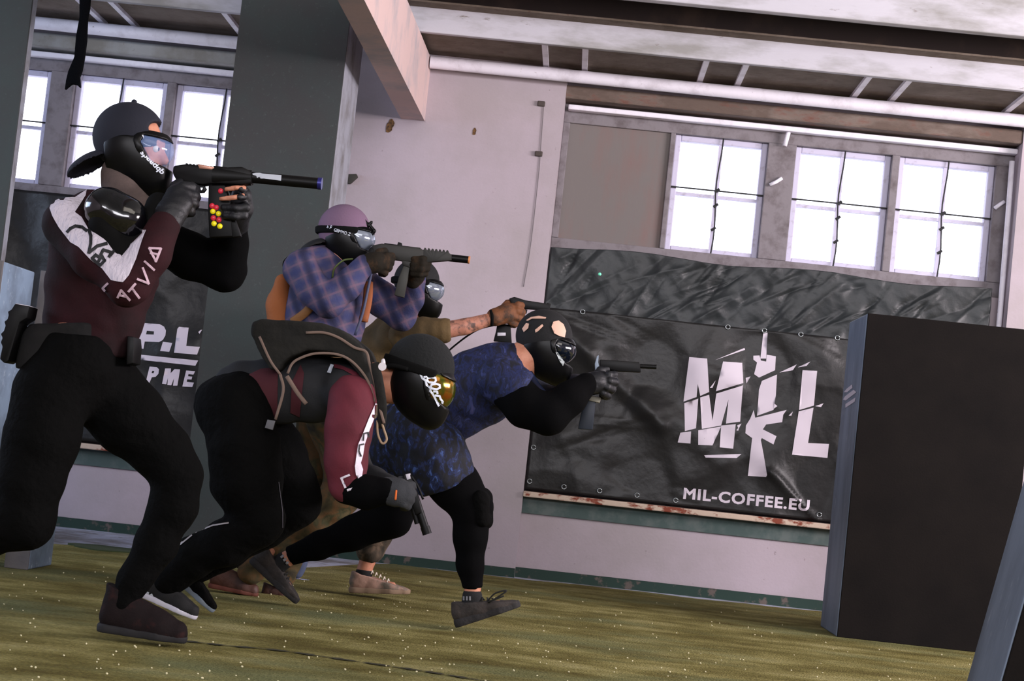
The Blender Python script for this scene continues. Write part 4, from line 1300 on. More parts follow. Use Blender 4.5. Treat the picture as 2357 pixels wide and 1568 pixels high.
D5 = lambda l: [(560 + x / 4.0207, 720 + y / 4.0207) for x, y in l]
M_marp = mat('maroon_panel', (66, 22, 30), .85)
decal('maroon_side_panel', [[[(574,862),(600,850),(640,845),(638,965),(606,955),(584,950),(576,920)]], [[(672,880),(692,840),(700,860),(690,960),(668,950)]]], None, M_marp, jb, off=.004, step=8, tree=tjb)
decal('back_print', [[D5([(840,480),(900,490),(1000,530),(1080,575),(1075,635),(1015,625),(1010,580),(920,530),(845,515)])]], None, M_mar2, jb, off=.005, step=6, tree=tjb)
decal('neck_label', [[D5([(810,480),(840,490),(815,565),(778,558)])]], None, M_wprint, jb, off=.006, step=6, tree=tjb)
M_jw2 = mat('white_jersey_stripe', (214, 206, 218), .7, bump=(120, .4, .003), stretch=(1, 1, 1.5))
decal('white_stripe', [[D5([(1220,835),(1240,850),(1225,930),(1160,1100),(1120,1220),(1105,1320),(1085,1390),(1105,1450),(1095,1510),(1065,1545),(1040,1500),(1030,1420),(1045,1320),(1060,1220),(1100,1130),(1150,1000)])]], None, M_jw2, slv, off=.004, step=6, tree=tsb, maxd=.5)
decal('sleeve_lettering', stroke([(788, 1100), (804, 1093)], 5) + stroke([(786, 1100), (795, 1122)], 5) + stroke([(800, 1128), (813, 1124)], 5), None, M_jw2, slv, off=.006, step=5, tree=tsb)
decal('sleeve_emblem', sum([stroke(D5(l), 3.5) for l in ([(1105,1180),(1110,1120),(1150,1110),(1155,1150)], [(1110,1215),(1070,1225),(1065,1280),(1085,1330)])], []), None, mat('black_print', (22,22,26)), slv, off=.007, step=5, tree=tsb)
foreRB = B.ch((800, 1122, -.22, 40), (845, 1134, -.24, 37), (888, 1132, -.25, 31))
B.wear('undersleeve', [foreRB], M_black, h=.008, k=.02, wr=.002)
armLB = B.ch((815, 880, .17, 50), (800, 980, .22, 44), (815, 1085, .2, 38)); foreLB = B.ch((815, 1085, .2, 38), (860, 1110, .1, 32), (900, 1120, -.02, 26))
B.wear('jersey_sleeve', [armLB, foreLB], M_char, h=.010, k=.03)
# legs
legNB = [B.ch((545, 945, -.08, 82), (562, 1030, -.12, 80), (568, 1110, -.13, 78), (596, 1195, -.13, 56)),
         B.ch((596, 1198, -.13, 57), (520, 1250, -.13, 50), (450, 1282, -.12, 44), (388, 1338, -.11, 34))]
legFB = [B.ch((560, 950, .08, 82), (625, 1040, .12, 72), (676, 1120, .14, 54), (686, 1162, .14, 48)),
         B.ch((686, 1164, .14, 48), (610, 1215, .16, 44), (520, 1270, .16, 38), (446, 1318, .16, 28))]
hipB = [B.ch((522, 940, -.06, 70), (540, 930, .06, 70)), B.ch((500, 925, 0, 52), (560, 900, 0, 62), (602, 893, 0, 60))]
tr = B.wear('trousers', hipB + legNB + legFB, M_softblack, h=.010, k=.03, wr=.005, wf=20, seed=13  )
ttr = bvh_of([tr])
M_pipe = mat('silver_piping', (150, 144, 146), .5)
decal('piping', stroke([(372, 1290), (405, 1262), (450, 1226), (490, 1210), (526, 1204)], 3.2) + stroke([(375, 1280), (420, 1248)], 2.4), None, M_pipe, tr, off=.003, step=5, tree=ttr)
decal('piping', stroke([(641, 1110), (650, 1180), (650, 1215)], 1.6), None, mat('faint_piping', (70, 68, 76), .6), tr, off=.003, step=5, tree=ttr)
prism('trouser_tab', [(616, 966), (634, 969), (628, 990), (610, 985)], B.Y - .22, .01, mat('grey_fabric_tab', (88, 88, 92), .8), tr, .001)
M_soleW = mat('white_foam_sole', (190, 188, 200), .6)
M_soleG = mat('grey_foam_sole', (112, 122, 132), .6)
sh1, a1, Mm1, s1 = shoe(B, (318, 1370), (452, 1428), -.11, mt=mat('black_running_knit', (16, 16, 18), .8, bump=(160, .3, .002)), sole=M_soleW, tall=.01)
decal('shoe_emblem', [[[(324,1352),(334,1360),(330,1366),(322,1358)]], [[(332,1358),(344,1364),(342,1368),(331,1362)]], [[(336,1374),(350,1366),(353,1372),(340,1380)]]], None, M_wprint, sh1, off=.003, step=4, tree=bvh_of([sh1]))
shoe(B, (398, 1330), (490, 1412), .16, mt=M_softblack, sole=M_soleG, tall=.0, sole_t=.03)
# head
B.skin(B.ch((862, 880, 0, 46), (905, 885, 0, 42), (940, 880, 0, 44)), .02)
hb = Head(B, 966, 872, -.02, 25, -.12, 1.07)
hb.head_body()
M_beanie = mat('black_fleece_beanie', (17, 19, 20), .95, bump=(110, .7, .005))
cap_dome(hb, 'beanie', M_beanie, False, lower=((-.14, -.02), (-.02, .0), (.15, .035)), puff=.012)
M_mirror = mat('orange_green_mirror_lens', (150, 78, 22), .14, metal=.75, spec=.8, var=[(9, (88, 104, 26), .42, .56), (16, (226, 150, 40), .62, .7)])
SKB = [(-.085, .035), (-.07, -.07), (-.03, -.135), (.04, -.165), (.13, -.165), (.17, -.12), (.155, -.06), (.115, -.045), (.075, -.035), (.045, .0), (.03, .03)]
LZ[:] = [-.012, .088]
FRB = [(.02, .02), (.03, .058), (.13, .060), (.16, .03), (.16, -.10), (.11, -.11), (.075, -.07), (.04, -.02)]
LNB = [(.040, .014), (.045, .040), (.17, .038), (.17, -.088), (.115, -.094), (.078, -.05)]
mb, lnb = mask_set(hb, M_mirror, SKB, FRB, LNB, strap=True)
LZ[:] = [.005, .068]
def H2(l, o=(860, 770), s=7.127): return [(o[0] + x / s, o[1] + y / s) for x, y in l]
tmb = bvh_of([mb, lnb] + [c for c in mb.children if c.name.startswith('lens_frame')])
ms = []
for l in ([(755,620),(775,665),(800,720),(850,755),(870,830),(920,870),(935,930),(975,985),(1010,1050),(1045,1130),(1065,1170)], [(800,655),(865,660),(870,690),(830,700)],
          [(880,760),(885,720),(950,705),(1010,715),(1020,760),(990,795),(900,785),(880,760)], [(935,860),(950,825),(1020,812),(1080,830),(1085,875),(1030,900),(950,885),(935,860)],
          [(985,935),(1040,940),(1045,970)], [(1010,1000),(1080,1010),(1090,1040)], [(1090,1050),(1130,1100),(1120,1130)]):
    ms += stroke(H2(l), 4.6)
decal('mask_lettering', ms, None, M_wprint, mb, off=.004, step=5, tree=tmb, maxd=.3)
decal('lens_reflection_tint', [[H2([(960,560),(1030,565),(1035,650),(975,640)])], [H2([(1115,610),(1195,615),(1190,690),(1110,670)])]], None, M_mirror, mb, off=.003, step=5, tree=tmb) if False else None
hair = blob('hair', [B.ch((905, 852, -.02, 22), (918, 835, -.02, 22), (930, 850, -.02, 24))], mat('dark_hair', (34, 26, 22), .9, bump=(200, .8, .004)), B.root, h=.006)
tube('mask_strap', [B.p(878, 845, -.09), B.p(905, 842, -.11), B.p(940, 850, -.12)], .008, M_rubber, mb, 8)
# harness worn on the back
M_bag = mat('dark_olive_harness_canvas', (34, 33, 30), .9, spec=.2, var=(6, (24, 24, 23), .4, .7), bump=(30, .6, .01))
M_trim = mat('tan_binding', (108, 90, 80), .8)
hp = [(597, 775), (602, 752), (622, 744), (695, 747), (760, 753), (800, 768), (845, 805), (855, 830), (864, 870), (868, 925), (860, 918), (846, 874), (812, 834), (777, 817), (724, 814), (684, 828), (668, 842), (660, 858), (642, 856), (625, 832)]
pts = [B.p(x, y, 0) for x, y in hp]
def hb_(f): pass
PP = [(p.x, p.z) for p in pts]
f = Field((min(p[0] for p in PP) - .05, B.Y - .2, min(p[1] for p in PP) - .05), (max(p[0] for p in PP) + .05, B.Y + .2, max(p[1] for p in PP) + .05), .008)
X, Y_, Z = f.full(); f.g = (np.abs(Y_ - B.Y) + 0 * X + 0 * Z - .185).astype(np.float32)
f.region(PP)
f.g = f.g + .0; f.wrinkle(.003, 22, 9)
har = field_obj('harness', f, M_bag, B.root, relax=3)
for i, (l, r) in enumerate((([(597, 775), (622, 830), (645, 862)], 3.0), ([(662, 860), (672, 838), (690, 825), (726, 814), (776, 816), (812, 834), (845, 874), (862, 925)], 3.0), ([(704, 766), (745, 766), (780, 778), (815, 800), (842, 810), (850, 836), (862, 880), (872, 930), (884, 975)], 3.2), ([(645, 862), (652, 900), (634, 966)], 3.4), ([(660, 866), (685, 905), (705, 930)], 5.0))):
    tube('binding', [B.p(x, y, -.192) for x, y in l], r / ppm(B.Y), M_trim, har, 8, flat=.5)
tube('strap', [B.p(862, 836, -.19), B.p(872, 880, -.2), B.p(880, 940, -.19), B.p(876, 985, -.16)], .016, M_bag, har, 10, flat=.4)
tube('strap_loop', [B.p(868, 968, -.17), B.p(870, 1000, -.17), B.p(880, 1021, -.17), B.p(890, 1012, -.17), B.p(884, 990, -.17), B.p(876, 966, -.17)], .004, mat('tan_cord', (150, 128, 104), .8), har, 8)
bm = bmesh.new(); bm_cyl(bm, B.p(880, 844, -.20), B.p(880, 844, -.18), .014, n=16)
from_bm('buckle', bm, mat('white_plastic', (206, 200, 204), .5), har)
blob('buckle', [B.ch((882, 830, -.19, 5), (882, 836, -.19, 6))], mat('white_plastic', (206, 200, 204), .5), har, h=.004)
# gloves
GB = mat('grey_knit_glove', (44, 46, 50), .9, bump=(200, .6, .003))
hg = hand(B, [[(888, 1132, -.25, 27), (912, 1138, -.25, 26), (930, 1140, -.24, 24)], [(890, 1125, -.24, 24), (920, 1122, -.24, 20)]],
     [[(935, 1120, -.25), (948, 1118, -.22), (950, 1122, -.18), (944, 1126, -.15)], [(938, 1134, -.26), (950, 1136, -.22), (950, 1140, -.18), (942, 1142, -.15)],
      [(936, 1148, -.26), (946, 1152, -.22), (944, 1156, -.18), (936, 1156, -.15)], [(928, 1160, -.26), (938, 1166, -.22), (936, 1168, -.18), (928, 1168, -.15)],
      [(905, 1120, -.22), (922, 1106, -.19), (938, 1104, -.17)]], 8.6, GB)
blob('wrist_tag', [B.ch((912, 1130, -.295, 3), (910, 1150, -.295, 3))], mat('orange_tag', (206, 98, 30), .6), hg, h=.0035)
B.make_body()
# marker hanging from the hand, muzzle down
g = empty('paintball_marker', B.p(950, 1160, -.2), 'black marker pointing down in the grey glove of the bent player', 'paintball marker')
YB = B.Y - .2
prism('receiver', [(928, 1092), (944, 1090), (952, 1110), (962, 1140), (972, 1180), (958, 1186), (945, 1150), (934, 1120)], YB, .045, M_gun, g, .004)
cyl('barrel', at(950, 1130, YB), at(982, 1226, YB), 9.5 / ppm(YB), M_gun, g, n=24)
cyl('muzzle', at(978, 1213, YB), at(983.5, 1230, YB), 10.8 / ppm(YB), M_poly, g, n=24)
cyl('under_tube', at(945, 1150, YB), at(961, 1206, YB), 6.5 / ppm(YB), M_poly, g, n=20)
prism('rear_sight', [(934, 1092), (944, 1090), (946, 1102), (938, 1105)], YB - .01, .03, mat('pale_grey_plastic', (190,186,196)), g, .001)
tube('sling', [at(946, 1095, YB), at(962, 1120, YB), at(974, 1150, YB)], .004, M_poly, g)
# ================================================================== player C: blue camouflage, pistol, lunging
Cc = Fig((1100, 1452), 7.12, 'person lunging in blue camouflage shirt and shorts, black leggings and patchy black head wrap')
M_blue = mat('blue_camouflage', (24, 34, 80), .8, extra=camo([(.30, (8, 10, 22)), (.42, (13, 18, 44)), (.51, (22, 32, 76)), (.58, (14, 18, 42)), (.66, (40, 50, 98)), (.8, (70, 68, 112))], 26), stretch=(1.5, 1, .8), bump=(140, .3, .003))
M_blue2 = mat('dark_blue_camouflage', (24, 34, 80), .8, extra=camo([(.38, (7, 9, 18)), (.50, (10, 15, 34)), (.57, (24, 38, 82)), (.61, (12, 16, 36)), (.68, (58, 82, 140))], 28), stretch=(1.4, 1, .8), bump=(140, .3, .003))
tC = [Cc.ch((950, 1000, 0, 74), (1040, 925, 0, 84), (1110, 888, 0, 86), (1150, 862, 0, 66)), Cc.ch((1150, 885, -.12, 52), (1160, 850, .12, 52)), Cc.ch((1150, 840, 0, 48), (1185, 838, 0, 44))]
Cc.wear('shirt', tC, M_blue, h=.010, k=.04, wr=.0035, wf=24, seed=21, cuts=[(Cc.p(1204, 840), RC @ Vector((1, .35, 0)))])
aC = Cc.ch((1160, 880, -.17, 50), (1210, 935, -.22, 47), (1262, 955, -.24, 44)); fC = Cc.ch((1262, 955, -.24, 44), (1310, 918, -.22, 37), (1350, 885, -.18, 27))
blob('shirt_sleeve', [Cc.ch((1152, 876, -.16, 56), (1188, 898, -.19, 54))], M_blue, Cc.root, h=.009, wr=.003, cuts=[(Cc.p(1196, 905), RC @ Vector((1, -.75, 0)))])
Cc.wear('black_sleeve', [aC, fC], M_black, h=.009, k=.03, wr=.002, seed=22)
aL = Cc.ch((1175, 862, .16, 42), (1225, 905, .2, 34), (1270, 920, .18, 28)); fL = Cc.ch((1270, 920, .18, 28), (1320, 890, .08, 24), (1362, 878, -.02, 21))
Cc.wear('black_sleeve', [aL, fL], mat('dark_blue_black_sleeve', (18, 22, 38), .6, bump=(160, .3, .003)), h=.009, k=.03, wr=.002, seed=23)
# chest rig bits
tube('chest_strap', [Cc.p(1216, 858, -.05), Cc.p(1236, 890, -.1), Cc.p(1262, 920, -.18)], .016, mat('blue_black_strap', (20, 30, 56), .45), Cc.root, 8, flat=.4)
blob('magazine_pouch', [Cc.ch((1068, 1002, -.02, 7), (1064, 1018, -.02, 6))], M_poly, Cc.root, h=.005)
# shorts, leggings
lF = [Cc.ch((965, 1010, -.06, 74), (1000, 1060, -.09, 68), (1050, 1120, -.10, 56), (1086, 1168, -.10, 46)), Cc.ch((1086, 1168, -.10, 46), (1083, 1235, -.10, 37), (1082, 1300, -.10, 29), (1088, 1352, -.10, 23))]
lB = [Cc.ch((925, 1030, .08, 72), (905, 1110, .12, 60), (900, 1190, .14, 46)), Cc.ch((900, 1190, .14, 48), (810, 1228, .15, 37), (735, 1256, .15, 30), (672, 1278, .15, 23))]
Cc.wear('leggings', lF + lB, M_black, h=.010, k=.03, wr=.0015, seed=24, cuts=[(Cc.p(1088, 1354, -.1), RC @ Vector((0.05, -1, 0))), (Cc.p(665, 1283, .15), RC @ Vector((-1, -.35, 0)))])
Cc.body += [(lF[1], .02, -.014)]
sc_ = [Cc.ch((950, 990, 0, 80), (930, 1030, .0, 80)), Cc.ch((965, 1005, -.07, 84), (995, 1050, -.10, 80), (1018, 1085, -.11, 73)), Cc.ch((920, 1020, .09, 80), (900, 1080, .12, 72))]
blob('shorts', sc_, M_blue2, Cc.root, h=.010, k=.03, wr=.006, wf=22, seed=25, cuts=[(Cc.p(1045, 1112), RC @ Vector((.35, -1, 0)))])
blob('knee_pad', [Cc.ch((1108, 1148, -.10, 27), (1116, 1200, -.10, 20)), Cc.ch((1104, 1150, -.16, 22), (1108, 1196, -.15, 18)), Cc.ch((1104, 1150, -.04, 22), (1108, 1196, -.05, 18))], M_softblack, Cc.root, h=.008, k=.03)
M_sock = mat('black_sock', (18, 18, 20), .9, bump=(200, .5, .002))
sk = sock(Cc, Cc.ch((1087, 1373, -.10, 23), (1082, 1400, -.10, 21)), M_sock)
decal('sock_lettering', text_groups('SOCK'[:0] or 'III', 1066, 1382, 1084, 1382, 9, bold=.02), None, mat('grey_print', (120, 120, 124), .6), sk, off=.003, step=4, tree=bvh_of([sk])) 
M_trail = mat('dark_trail_shoe', (38, 34, 32), .8, var=(16, (58, 50, 46), .45, .7), bump=(90, .6, .004))
M_trs = mat('dark_brown_lug_sole', (34, 32, 32), .85, bump=(60, .8, .006))
s1_, a_, M_, sc1 = shoe(Cc, (1048, 1446), (1200, 1396), -.10, mt=M_trail, sole=M_trs, laces=mat('black_laces', (20, 20, 18), .8), tall=-.01, sole_t=.03, cx=.088)
tube('lace_bow', [Cc.p(1122, 1384, -.16), Cc.p(1140, 1366, -.17), Cc.p(1166, 1360, -.17), Cc.p(1150, 1372, -.17), Cc.p(1124, 1388, -.16)], .003, MATS['black_laces'], s1_, 6)
tube('lace_bow', [Cc.p(1122, 1386, -.17), Cc.p(1145, 1378, -.18), Cc.p(1160, 1372, -.18)], .003, MATS['black_laces'], s1_, 6)
sk = sock(Cc, Cc.ch((652, 1292, .15, 21), (638, 1302, .15, 21)), M_sock)
decal('sock_lettering', text_groups('III', 645, 1282, 660, 1300, 8, bold=.02), None, MATS['grey_print'], sk, off=.003, step=4, tree=bvh_of([sk]))
shoe(Cc, (572, 1292), (682, 1392), .15, mt=M_trail, sole=M_trs, laces=MATS['black_laces'], tall=-.01, sole_t=.03)
Cc.skin(Cc.ch((690, 1272, .15, 20), (655, 1290, .15, 18), (640, 1300, .15, 16)), .01)
Cc.skin(Cc.ch((1088, 1340, -.10, 20), (1087, 1372, -.10, 18), (1083, 1395, -.1, 16)), .01)
# head
Cc.skin(Cc.ch((1165, 850, 0, 44), (1200, 832, 0, 42), (1228, 820, 0, 42)), .02)
hc = Head(Cc, 1254, 797, 0, 17, -.06, .98)
hc.head_body()
M_wrap = mat('black_head_wrap', (18, 18, 20), .85, bump=(120, .4, .003))
wr_ = cap_dome(hc, 'head_wrap', M_wrap, False, lower=((-.14, -.05), (-.04, -.01), (.13, .03)), puff=.014)
twr = bvh_of([wr_])
D4 = lambda l: [(960 + x / 3.92, 650 + y / 3.92) for x, y in l]
M_bald = mat('pale_scalp_skin', (206, 166, 146), .6)
M_patch = [[D4([(1212,402),(1228,358),(1275,346),(1320,380),(1342,440),(1330,496),(1285,486),(1236,460)])], [D4([(950,420),(985,370),(1012,375),(1005,415),(965,450)])], [D4([(1065,430),(1130,378),(1140,395),(1095,440),(1070,455)])], [D4([(985,345),(1030,315),(1100,305),(1165,318),(1160,330),(1090,330),(1040,330),(1000,350)])]]
decal('bare_patch', M_patch, None, M_bald, wr_, off=.004, step=5, tree=twr)
M_lensblk = mat('smoked_lens', (18, 24, 34), .05, metal=.3, spec=.9, coat=.8)
mc, lc = mask_set(hc, M_lensblk, SKB, FR, LN, strap=False)
decal('mask_highlight', [[D4([(1245,625),(1270,630),(1330,720),(1315,755),(1290,720)])]], None, mat('pale_mask_highlight', (150, 158, 158), .5), mc, off=.003, step=5, tree=bvh_of([mc, lc]))  # gleam on the mask painted as a pale patch
# hands
hand(Cc, [[(1350, 886, -.18, 22), (1372, 880, -.16, 22), (1390, 878, -.13, 21)]],
     [[(1402, 862, -.16), (1414, 862, -.12), (1412, 866, -.08), (1400, 868, -.06)], [(1404, 877, -.17), (1417, 880, -.13), (1414, 884, -.09), (1402, 884, -.07)],
      [(1398, 892, -.17), (1410, 897, -.13), (1407, 900, -.09), (1396, 900, -.07)], [(1388, 905, -.16), (1399, 911, -.12), (1396, 913, -.09), (1386, 912, -.07)],
      [(1366, 868, -.14), (1382, 852, -.11), (1398, 850, -.10)]], 7.6, GA)
hand(Cc, [[(1362, 880, -.02, 18), (1385, 880, -.05, 19)]],
     [[(1400, 866, -.03), (1414, 870, -.05), (1410, 876, -.09)], [(1400, 880, -.03), (1414, 885, -.05), (1410, 890, -.09)], [(1396, 894, -.03), (1408, 900, -.05), (1402, 904, -.09)], [(1390, 906, -.03), (1400, 912, -.05), (1394, 914, -.08)], [(1376, 868, -.04), (1390, 856, -.06), (1404, 852, -.07)]], 7.4, GA)
Cc.make_body()
g = empty('paintball_pistol', Cc.p(1420, 850, -.09), 'short black magazine-fed pistol aimed right in front of the banner', 'paintball pistol')
YC = Cc.Y - .09
prism('receiver', [(1380, 828), (1472, 834), (1475, 858), (1424, 856), (1405, 852), (1382, 850)], YC, .035, M_gun, g, .004)
cyl('barrel', at(1470, 843, YC), at(1511, 845, YC), 5.2 / ppm(YC), M_poly, g, n=20)
prism('magazine', [(1348, 915), (1372, 917), (1364, 990), (1330, 988), (1338, 950)], YC, .03, mat('dark_blue_magazine', (24, 32, 44), .5), g, .004)
prism('magazine_band', [(1352, 910), (1384, 916), (1380, 928), (1350, 921)], YC - .005, .036, mat('grey_tan_band', (140, 136, 122), .6), g, .002)
prism('grip', [(1378, 850), (1405, 852), (1392, 905), (1352, 912), (1362, 880)], YC, .028, M_poly, g, .004)
prism('rear_sight', [(1374, 820), (1378, 818), (1377, 834), (1381, 852), (1366, 880), (1362, 878), (1370, 850), (1369, 838)], YC - .01, .012, mat('pale_blue_grey_wire', (120, 134, 150), .4), g, .001)
# ================================================================== player D: plaid shirt, rifle
Dd = Fig((600, 1375), 7.60, 'person in blue plaid shirt and backwards mauve cap aiming a rifle')
M_plaid = mat('blue_pink_plaid', (80, 80, 130), .85, extra=plaid, bump=(120, .4, .004))
tD = [Dd.ch((742, 640, 0, 70), (738, 720, 0, 76), (738, 800, 0, 80), (742, 850, 0, 78)), Dd.ch((700, 615, -.08, 44), (760, 612, .08, 50)), Dd.ch((800, 650, .05, 48), (790, 740, .02, 46), (770, 800, 0, 50))]
Dd.wear('plaid_shirt', tD, M_plaid, h=.010, k=.04, wr=.004, wf=26, seed=31)
aD = Dd.ch((692, 620, -.15, 42), (722, 668, -.19, 38), (757, 696, -.21, 34)); fD = Dd.ch((757, 696, -.21, 34), (800, 655, -.19, 32), (838, 612, -.16, 25))
Dd.wear('sleeve', [aD, fD], M_plaid, h=.008, k=.025, wr=.003, seed=32)
aD2 = Dd.ch((820, 640, .15, 36), (880, 690, .19, 38), (925, 728, .2, 32)); fD2 = Dd.ch((925, 728, .2, 32), (945, 690, .15, 28), (958, 645, .09, 22))
Dd.wear('sleeve', [aD2, fD2], M_plaid, h=.008, k=.025, wr=.003, seed=33)
M_tan = mat('tan_webbing', (124, 84, 46), .8, bump=(90, .5, .003))
M_rig = mat('dark_olive_rig', (38, 36, 28), .85, bump=(80, .5, .004))
blob('collar', [Dd.ch((750, 606, 0, 34), (775, 628, 0, 38), (800, 642, 0, 34))], M_rig, Dd.root, h=.008, k=.02)
tube('green_cord', [Dd.p(765, 640, -.12), Dd.p(770, 618, -.14), Dd.p(790, 600, -.14), Dd.p(812, 596, -.12)], .004, mat('green_cord', (84, 96, 52), .6), Dd.root)
tube('waist_strap', [Dd.p(672, 742, -.15), Dd.p(700, 722, -.16), Dd.p(716, 706, -.17)], .018, M_tan, Dd.root, 8, flat=.4)
tube('chest_strap', [Dd.p(848, 650, -.02), Dd.p(846, 690, -.05), Dd.p(836, 740, -.08)], .02, mat('orange_brown_strap', (138, 78, 44), .8), Dd.root, 8, flat=.5)
tube('sling', [Dd.p(856, 622, -.15), Dd.p(848, 660, -.14), Dd.p(835, 720, -.14), Dd.p(817, 772, -.14)], .006, mat('blue_grey_sling', (60, 64, 90), .5), Dd.root)
# legs
M_ocamo = mat('olive_rust_camouflage', (90, 70, 40), .85, extra=camo([(.34, (34, 30, 20)), (.45, (66, 58, 34)), (.54, (96, 68, 38)), (.62, (60, 60, 36)), (.72, (96, 84, 56))], 10), bump=(120, .3, .003))
ld = [Dd.ch((735, 870, -.06, 74), (775, 960, -.08, 66), (800, 1080, -.08, 52), (795, 1130, -.08, 46)), Dd.ch((795, 1130, -.08, 46), (720, 1200, -.08, 42), (645, 1262, -.08, 36), (575, 1318, -.08, 28))]
le = [Dd.ch((745, 870, .08, 72), (750, 980, .1, 62), (745, 1090, .1, 48)), Dd.ch((745, 1090, .1, 48), (700, 1200, .1, 38), (650, 1325, .1, 28))]
Dd.wear('camouflage_trousers', ld + le + [Dd.ch((740, 850, -.06, 72), (740, 850, .06, 72))], M_ocamo, h=.011, k=.03, wr=.006, wf=24, seed=34)
M_boot = mat('brown_leather_boot', (74, 44, 34), .6, var=(16, (46, 30, 26), .45, .7), bump=(60, .5, .004))
shoe(Dd, (478, 1352), (594, 1374), -.08, mt=M_boot, sole=mat('red_brown_sole', (96, 50, 38), .7), tall=.03)
shoe(Dd, (618, 1372), (705, 1384), .3, mt=M_boot, sole=MATS['red_brown_sole'], tall=.02) if False else shoe(Dd, (600, 1376), (672, 1384), .1, mt=M_boot, sole=MATS['red_brown_sole'], tall=.02)
# head
Dd.skin(Dd.ch((765, 640, 0, 34), (778, 600, 0, 33), (785, 565, 0, 34)), .02)
hD = Head(Dd, 796, 548, 0, 9, -.03, .98)
hD.head_body()
M_mauve = mat('mauve_cap', (112, 88, 110), .9, bump=(140, .4, .003))
cD = cap_dome(hD, 'cap', M_mauve, False, lower=((-.14, -.075), (-.05, -.01), (.12, .04)), puff=.012)
brim_back(hD, 'cap_brim', mat('black_cap_brim', (18, 18, 20), .8), 30, base=(-.088, 0, -.045), L=.078, parent=cD)
M_lensD = mat('reflective_clear_lens', (150, 160, 176), .08, metal=.6, spec=.9)
mD, lD = mask_set(hD, M_lensD, SKB, FR, LN, strap=True)
stD = [c for c in mD.children if c.name.startswith('strap')]
decal('strap_lettering', text_groups('DYNAMIC', 741, 519, 760, 528, 9, bold=.02)[:0] + text_groups('SAFETY'[:0] or 'SIIMI F', 740, 519, 762, 528, 8, bold=.02) + text_groups('GIIMMO Z', 768, 532, 806, 543, 7, bold=.02), None, M_wprint, mD, off=.003, step=4, tree=bvh_of(stD + [mD]))
for (pts_, r) in (([(838, 506), (848, 520), (855, 512)], 4), ([(848, 515), (862, 532), (856, 540)], 4)):
    blob('visor_clip', [Dd.ch(*[(x, y, -.03, r) for x, y in pts_])], M_mask, mD, h=.004, k=.004)
GD = mat('olive_glove', (30, 26, 20), .85, spec=.15, var=(20, (58, 42, 28), .52, .7), bump=(120, .5, .003))
hand(Dd, [[(838, 610, -.16, 22), (862, 604, -.15, 22), (880, 602, -.12, 20)]],
     [[(890, 588, -.13), (902, 590, -.10), (904, 594, -.06), (898, 598, -.03)], [(888, 600, -.14), (900, 603, -.10), (900, 607, -.06), (893, 609, -.03)],
      [(884, 612, -.14), (896, 616, -.10), (894, 619, -.06), (887, 620, -.03)], [(876, 622, -.13), (886, 628, -.10), (884, 630, -.06), (877, 630, -.03)],
      [(860, 592, -.12), (872, 580, -.09), (886, 577, -.07)]], 7.2, GD)
hand(Dd, [[(955, 645, .09, 20), (962, 618, .05, 20), (965, 602, .03, 19)], [(952, 645, .07, 18), (948, 615, .03, 18)]],
     [[(980, 592, .03), (986, 594, -.03), (972, 596, -.045), (952, 597, -.045)], [(981, 604, .03), (986, 606, -.03), (972, 608, -.05), (950, 609, -.047)],
      [(979, 616, .03), (983, 618, -.03), (970, 620, -.05), (950, 620, -.045)], [(975, 628, .04), (978, 630, -.02), (966, 631, -.04), (950, 630, -.036)],
      [(950, 600, .07), (938, 590, .06), (925, 588, .05)]], 7.2, GD)
Dd.make_body()
g = empty('assault_rifle_marker', Dd.p(950, 590, -.04), 'dark olive rifle-style marker with ribbed handguard held by the plaid shirted player', 'paintball marker')
YD = Dd.Y - .03
M_od = mat('dark_olive_metal', (25, 24, 19), .55)
prism('receiver', [(858, 566), (880, 562), (968, 572), (976, 578), (975, 606), (930, 602), (890, 596), (862, 588)], YD, .04, M_od, g, .003)
prism('top_rail', [(885, 560), (915, 564), (917, 558), (925, 560), (926, 566), (968, 571), (968, 576), (885, 566)], YD, .022, M_gun, g, .001)
hg_ = [(972, 577)]
for i in range(7): hg_ += [(976 + i * 8.5, 576 + i * .9), (978 + i * 8.5, 571.5 + i * .9), (981 + i * 8.5, 572 + i * .9), (983 + i * 8.5, 577.5 + i * .9)]
hg_ += [(1040, 588), (1040, 600), (1000, 603), (975, 606)]
prism('handguard', hg_, YD, .038, M_od, g, .001)
cyl('barrel', at(1020, 592, YD), at(1079, 598.5, YD), 8.6 / ppm(YD), M_gun, g, n=24)
cyl('muzzle_tip', at(1078, 598.3, YD), at(1081.5, 598.8, YD), 8.9 / ppm(YD), mat('orange_tip', (196, 130, 80), .5), g, n=24)
prism('magazine', [(932, 606), (945, 612), (930, 686), (908, 680), (918, 640)], YD, .028, mat('grey_green_magazine', (46, 46, 41), .55), g, .003)
prism('stock', [(852, 572), (868, 568), (872, 590), (856, 598), (846, 594), (848, 580)], YD, .035, M_poly, g, .003)
prism('grip', [(880, 594), (900, 598), (888, 630), (870, 626)], YD, .03, M_poly, g, .003)
prism('magazine_well', [(925, 600), (950, 604), (946, 618), (928, 612)], YD, .036, M_od, g, .002)
# backpack
g = empty('backpack', Dd.p(640, 690, 0), 'orange-brown backpack on the back of the plaid shirted player', 'backpack')
blob('bag', [Dd.ch((650, 650, 0, 18), (642, 700, 0, 26), (645, 740, 0, 30)), Dd.ch((650, 650, .1, 18), (642, 700, .1, 26), (645, 740, .1, 30))], mat('orange_brown_canvas', (146, 84, 44), .85, bump=(70, .5, .005)), g, h=.009, k=.03, wr=.003)
tube('carry_loop', [Dd.p(656, 626, -.03), Dd.p(653, 606, -.03), Dd.p(664, 592, -.03), Dd.p(682, 582, -.03)], .005, M_rubber, g)
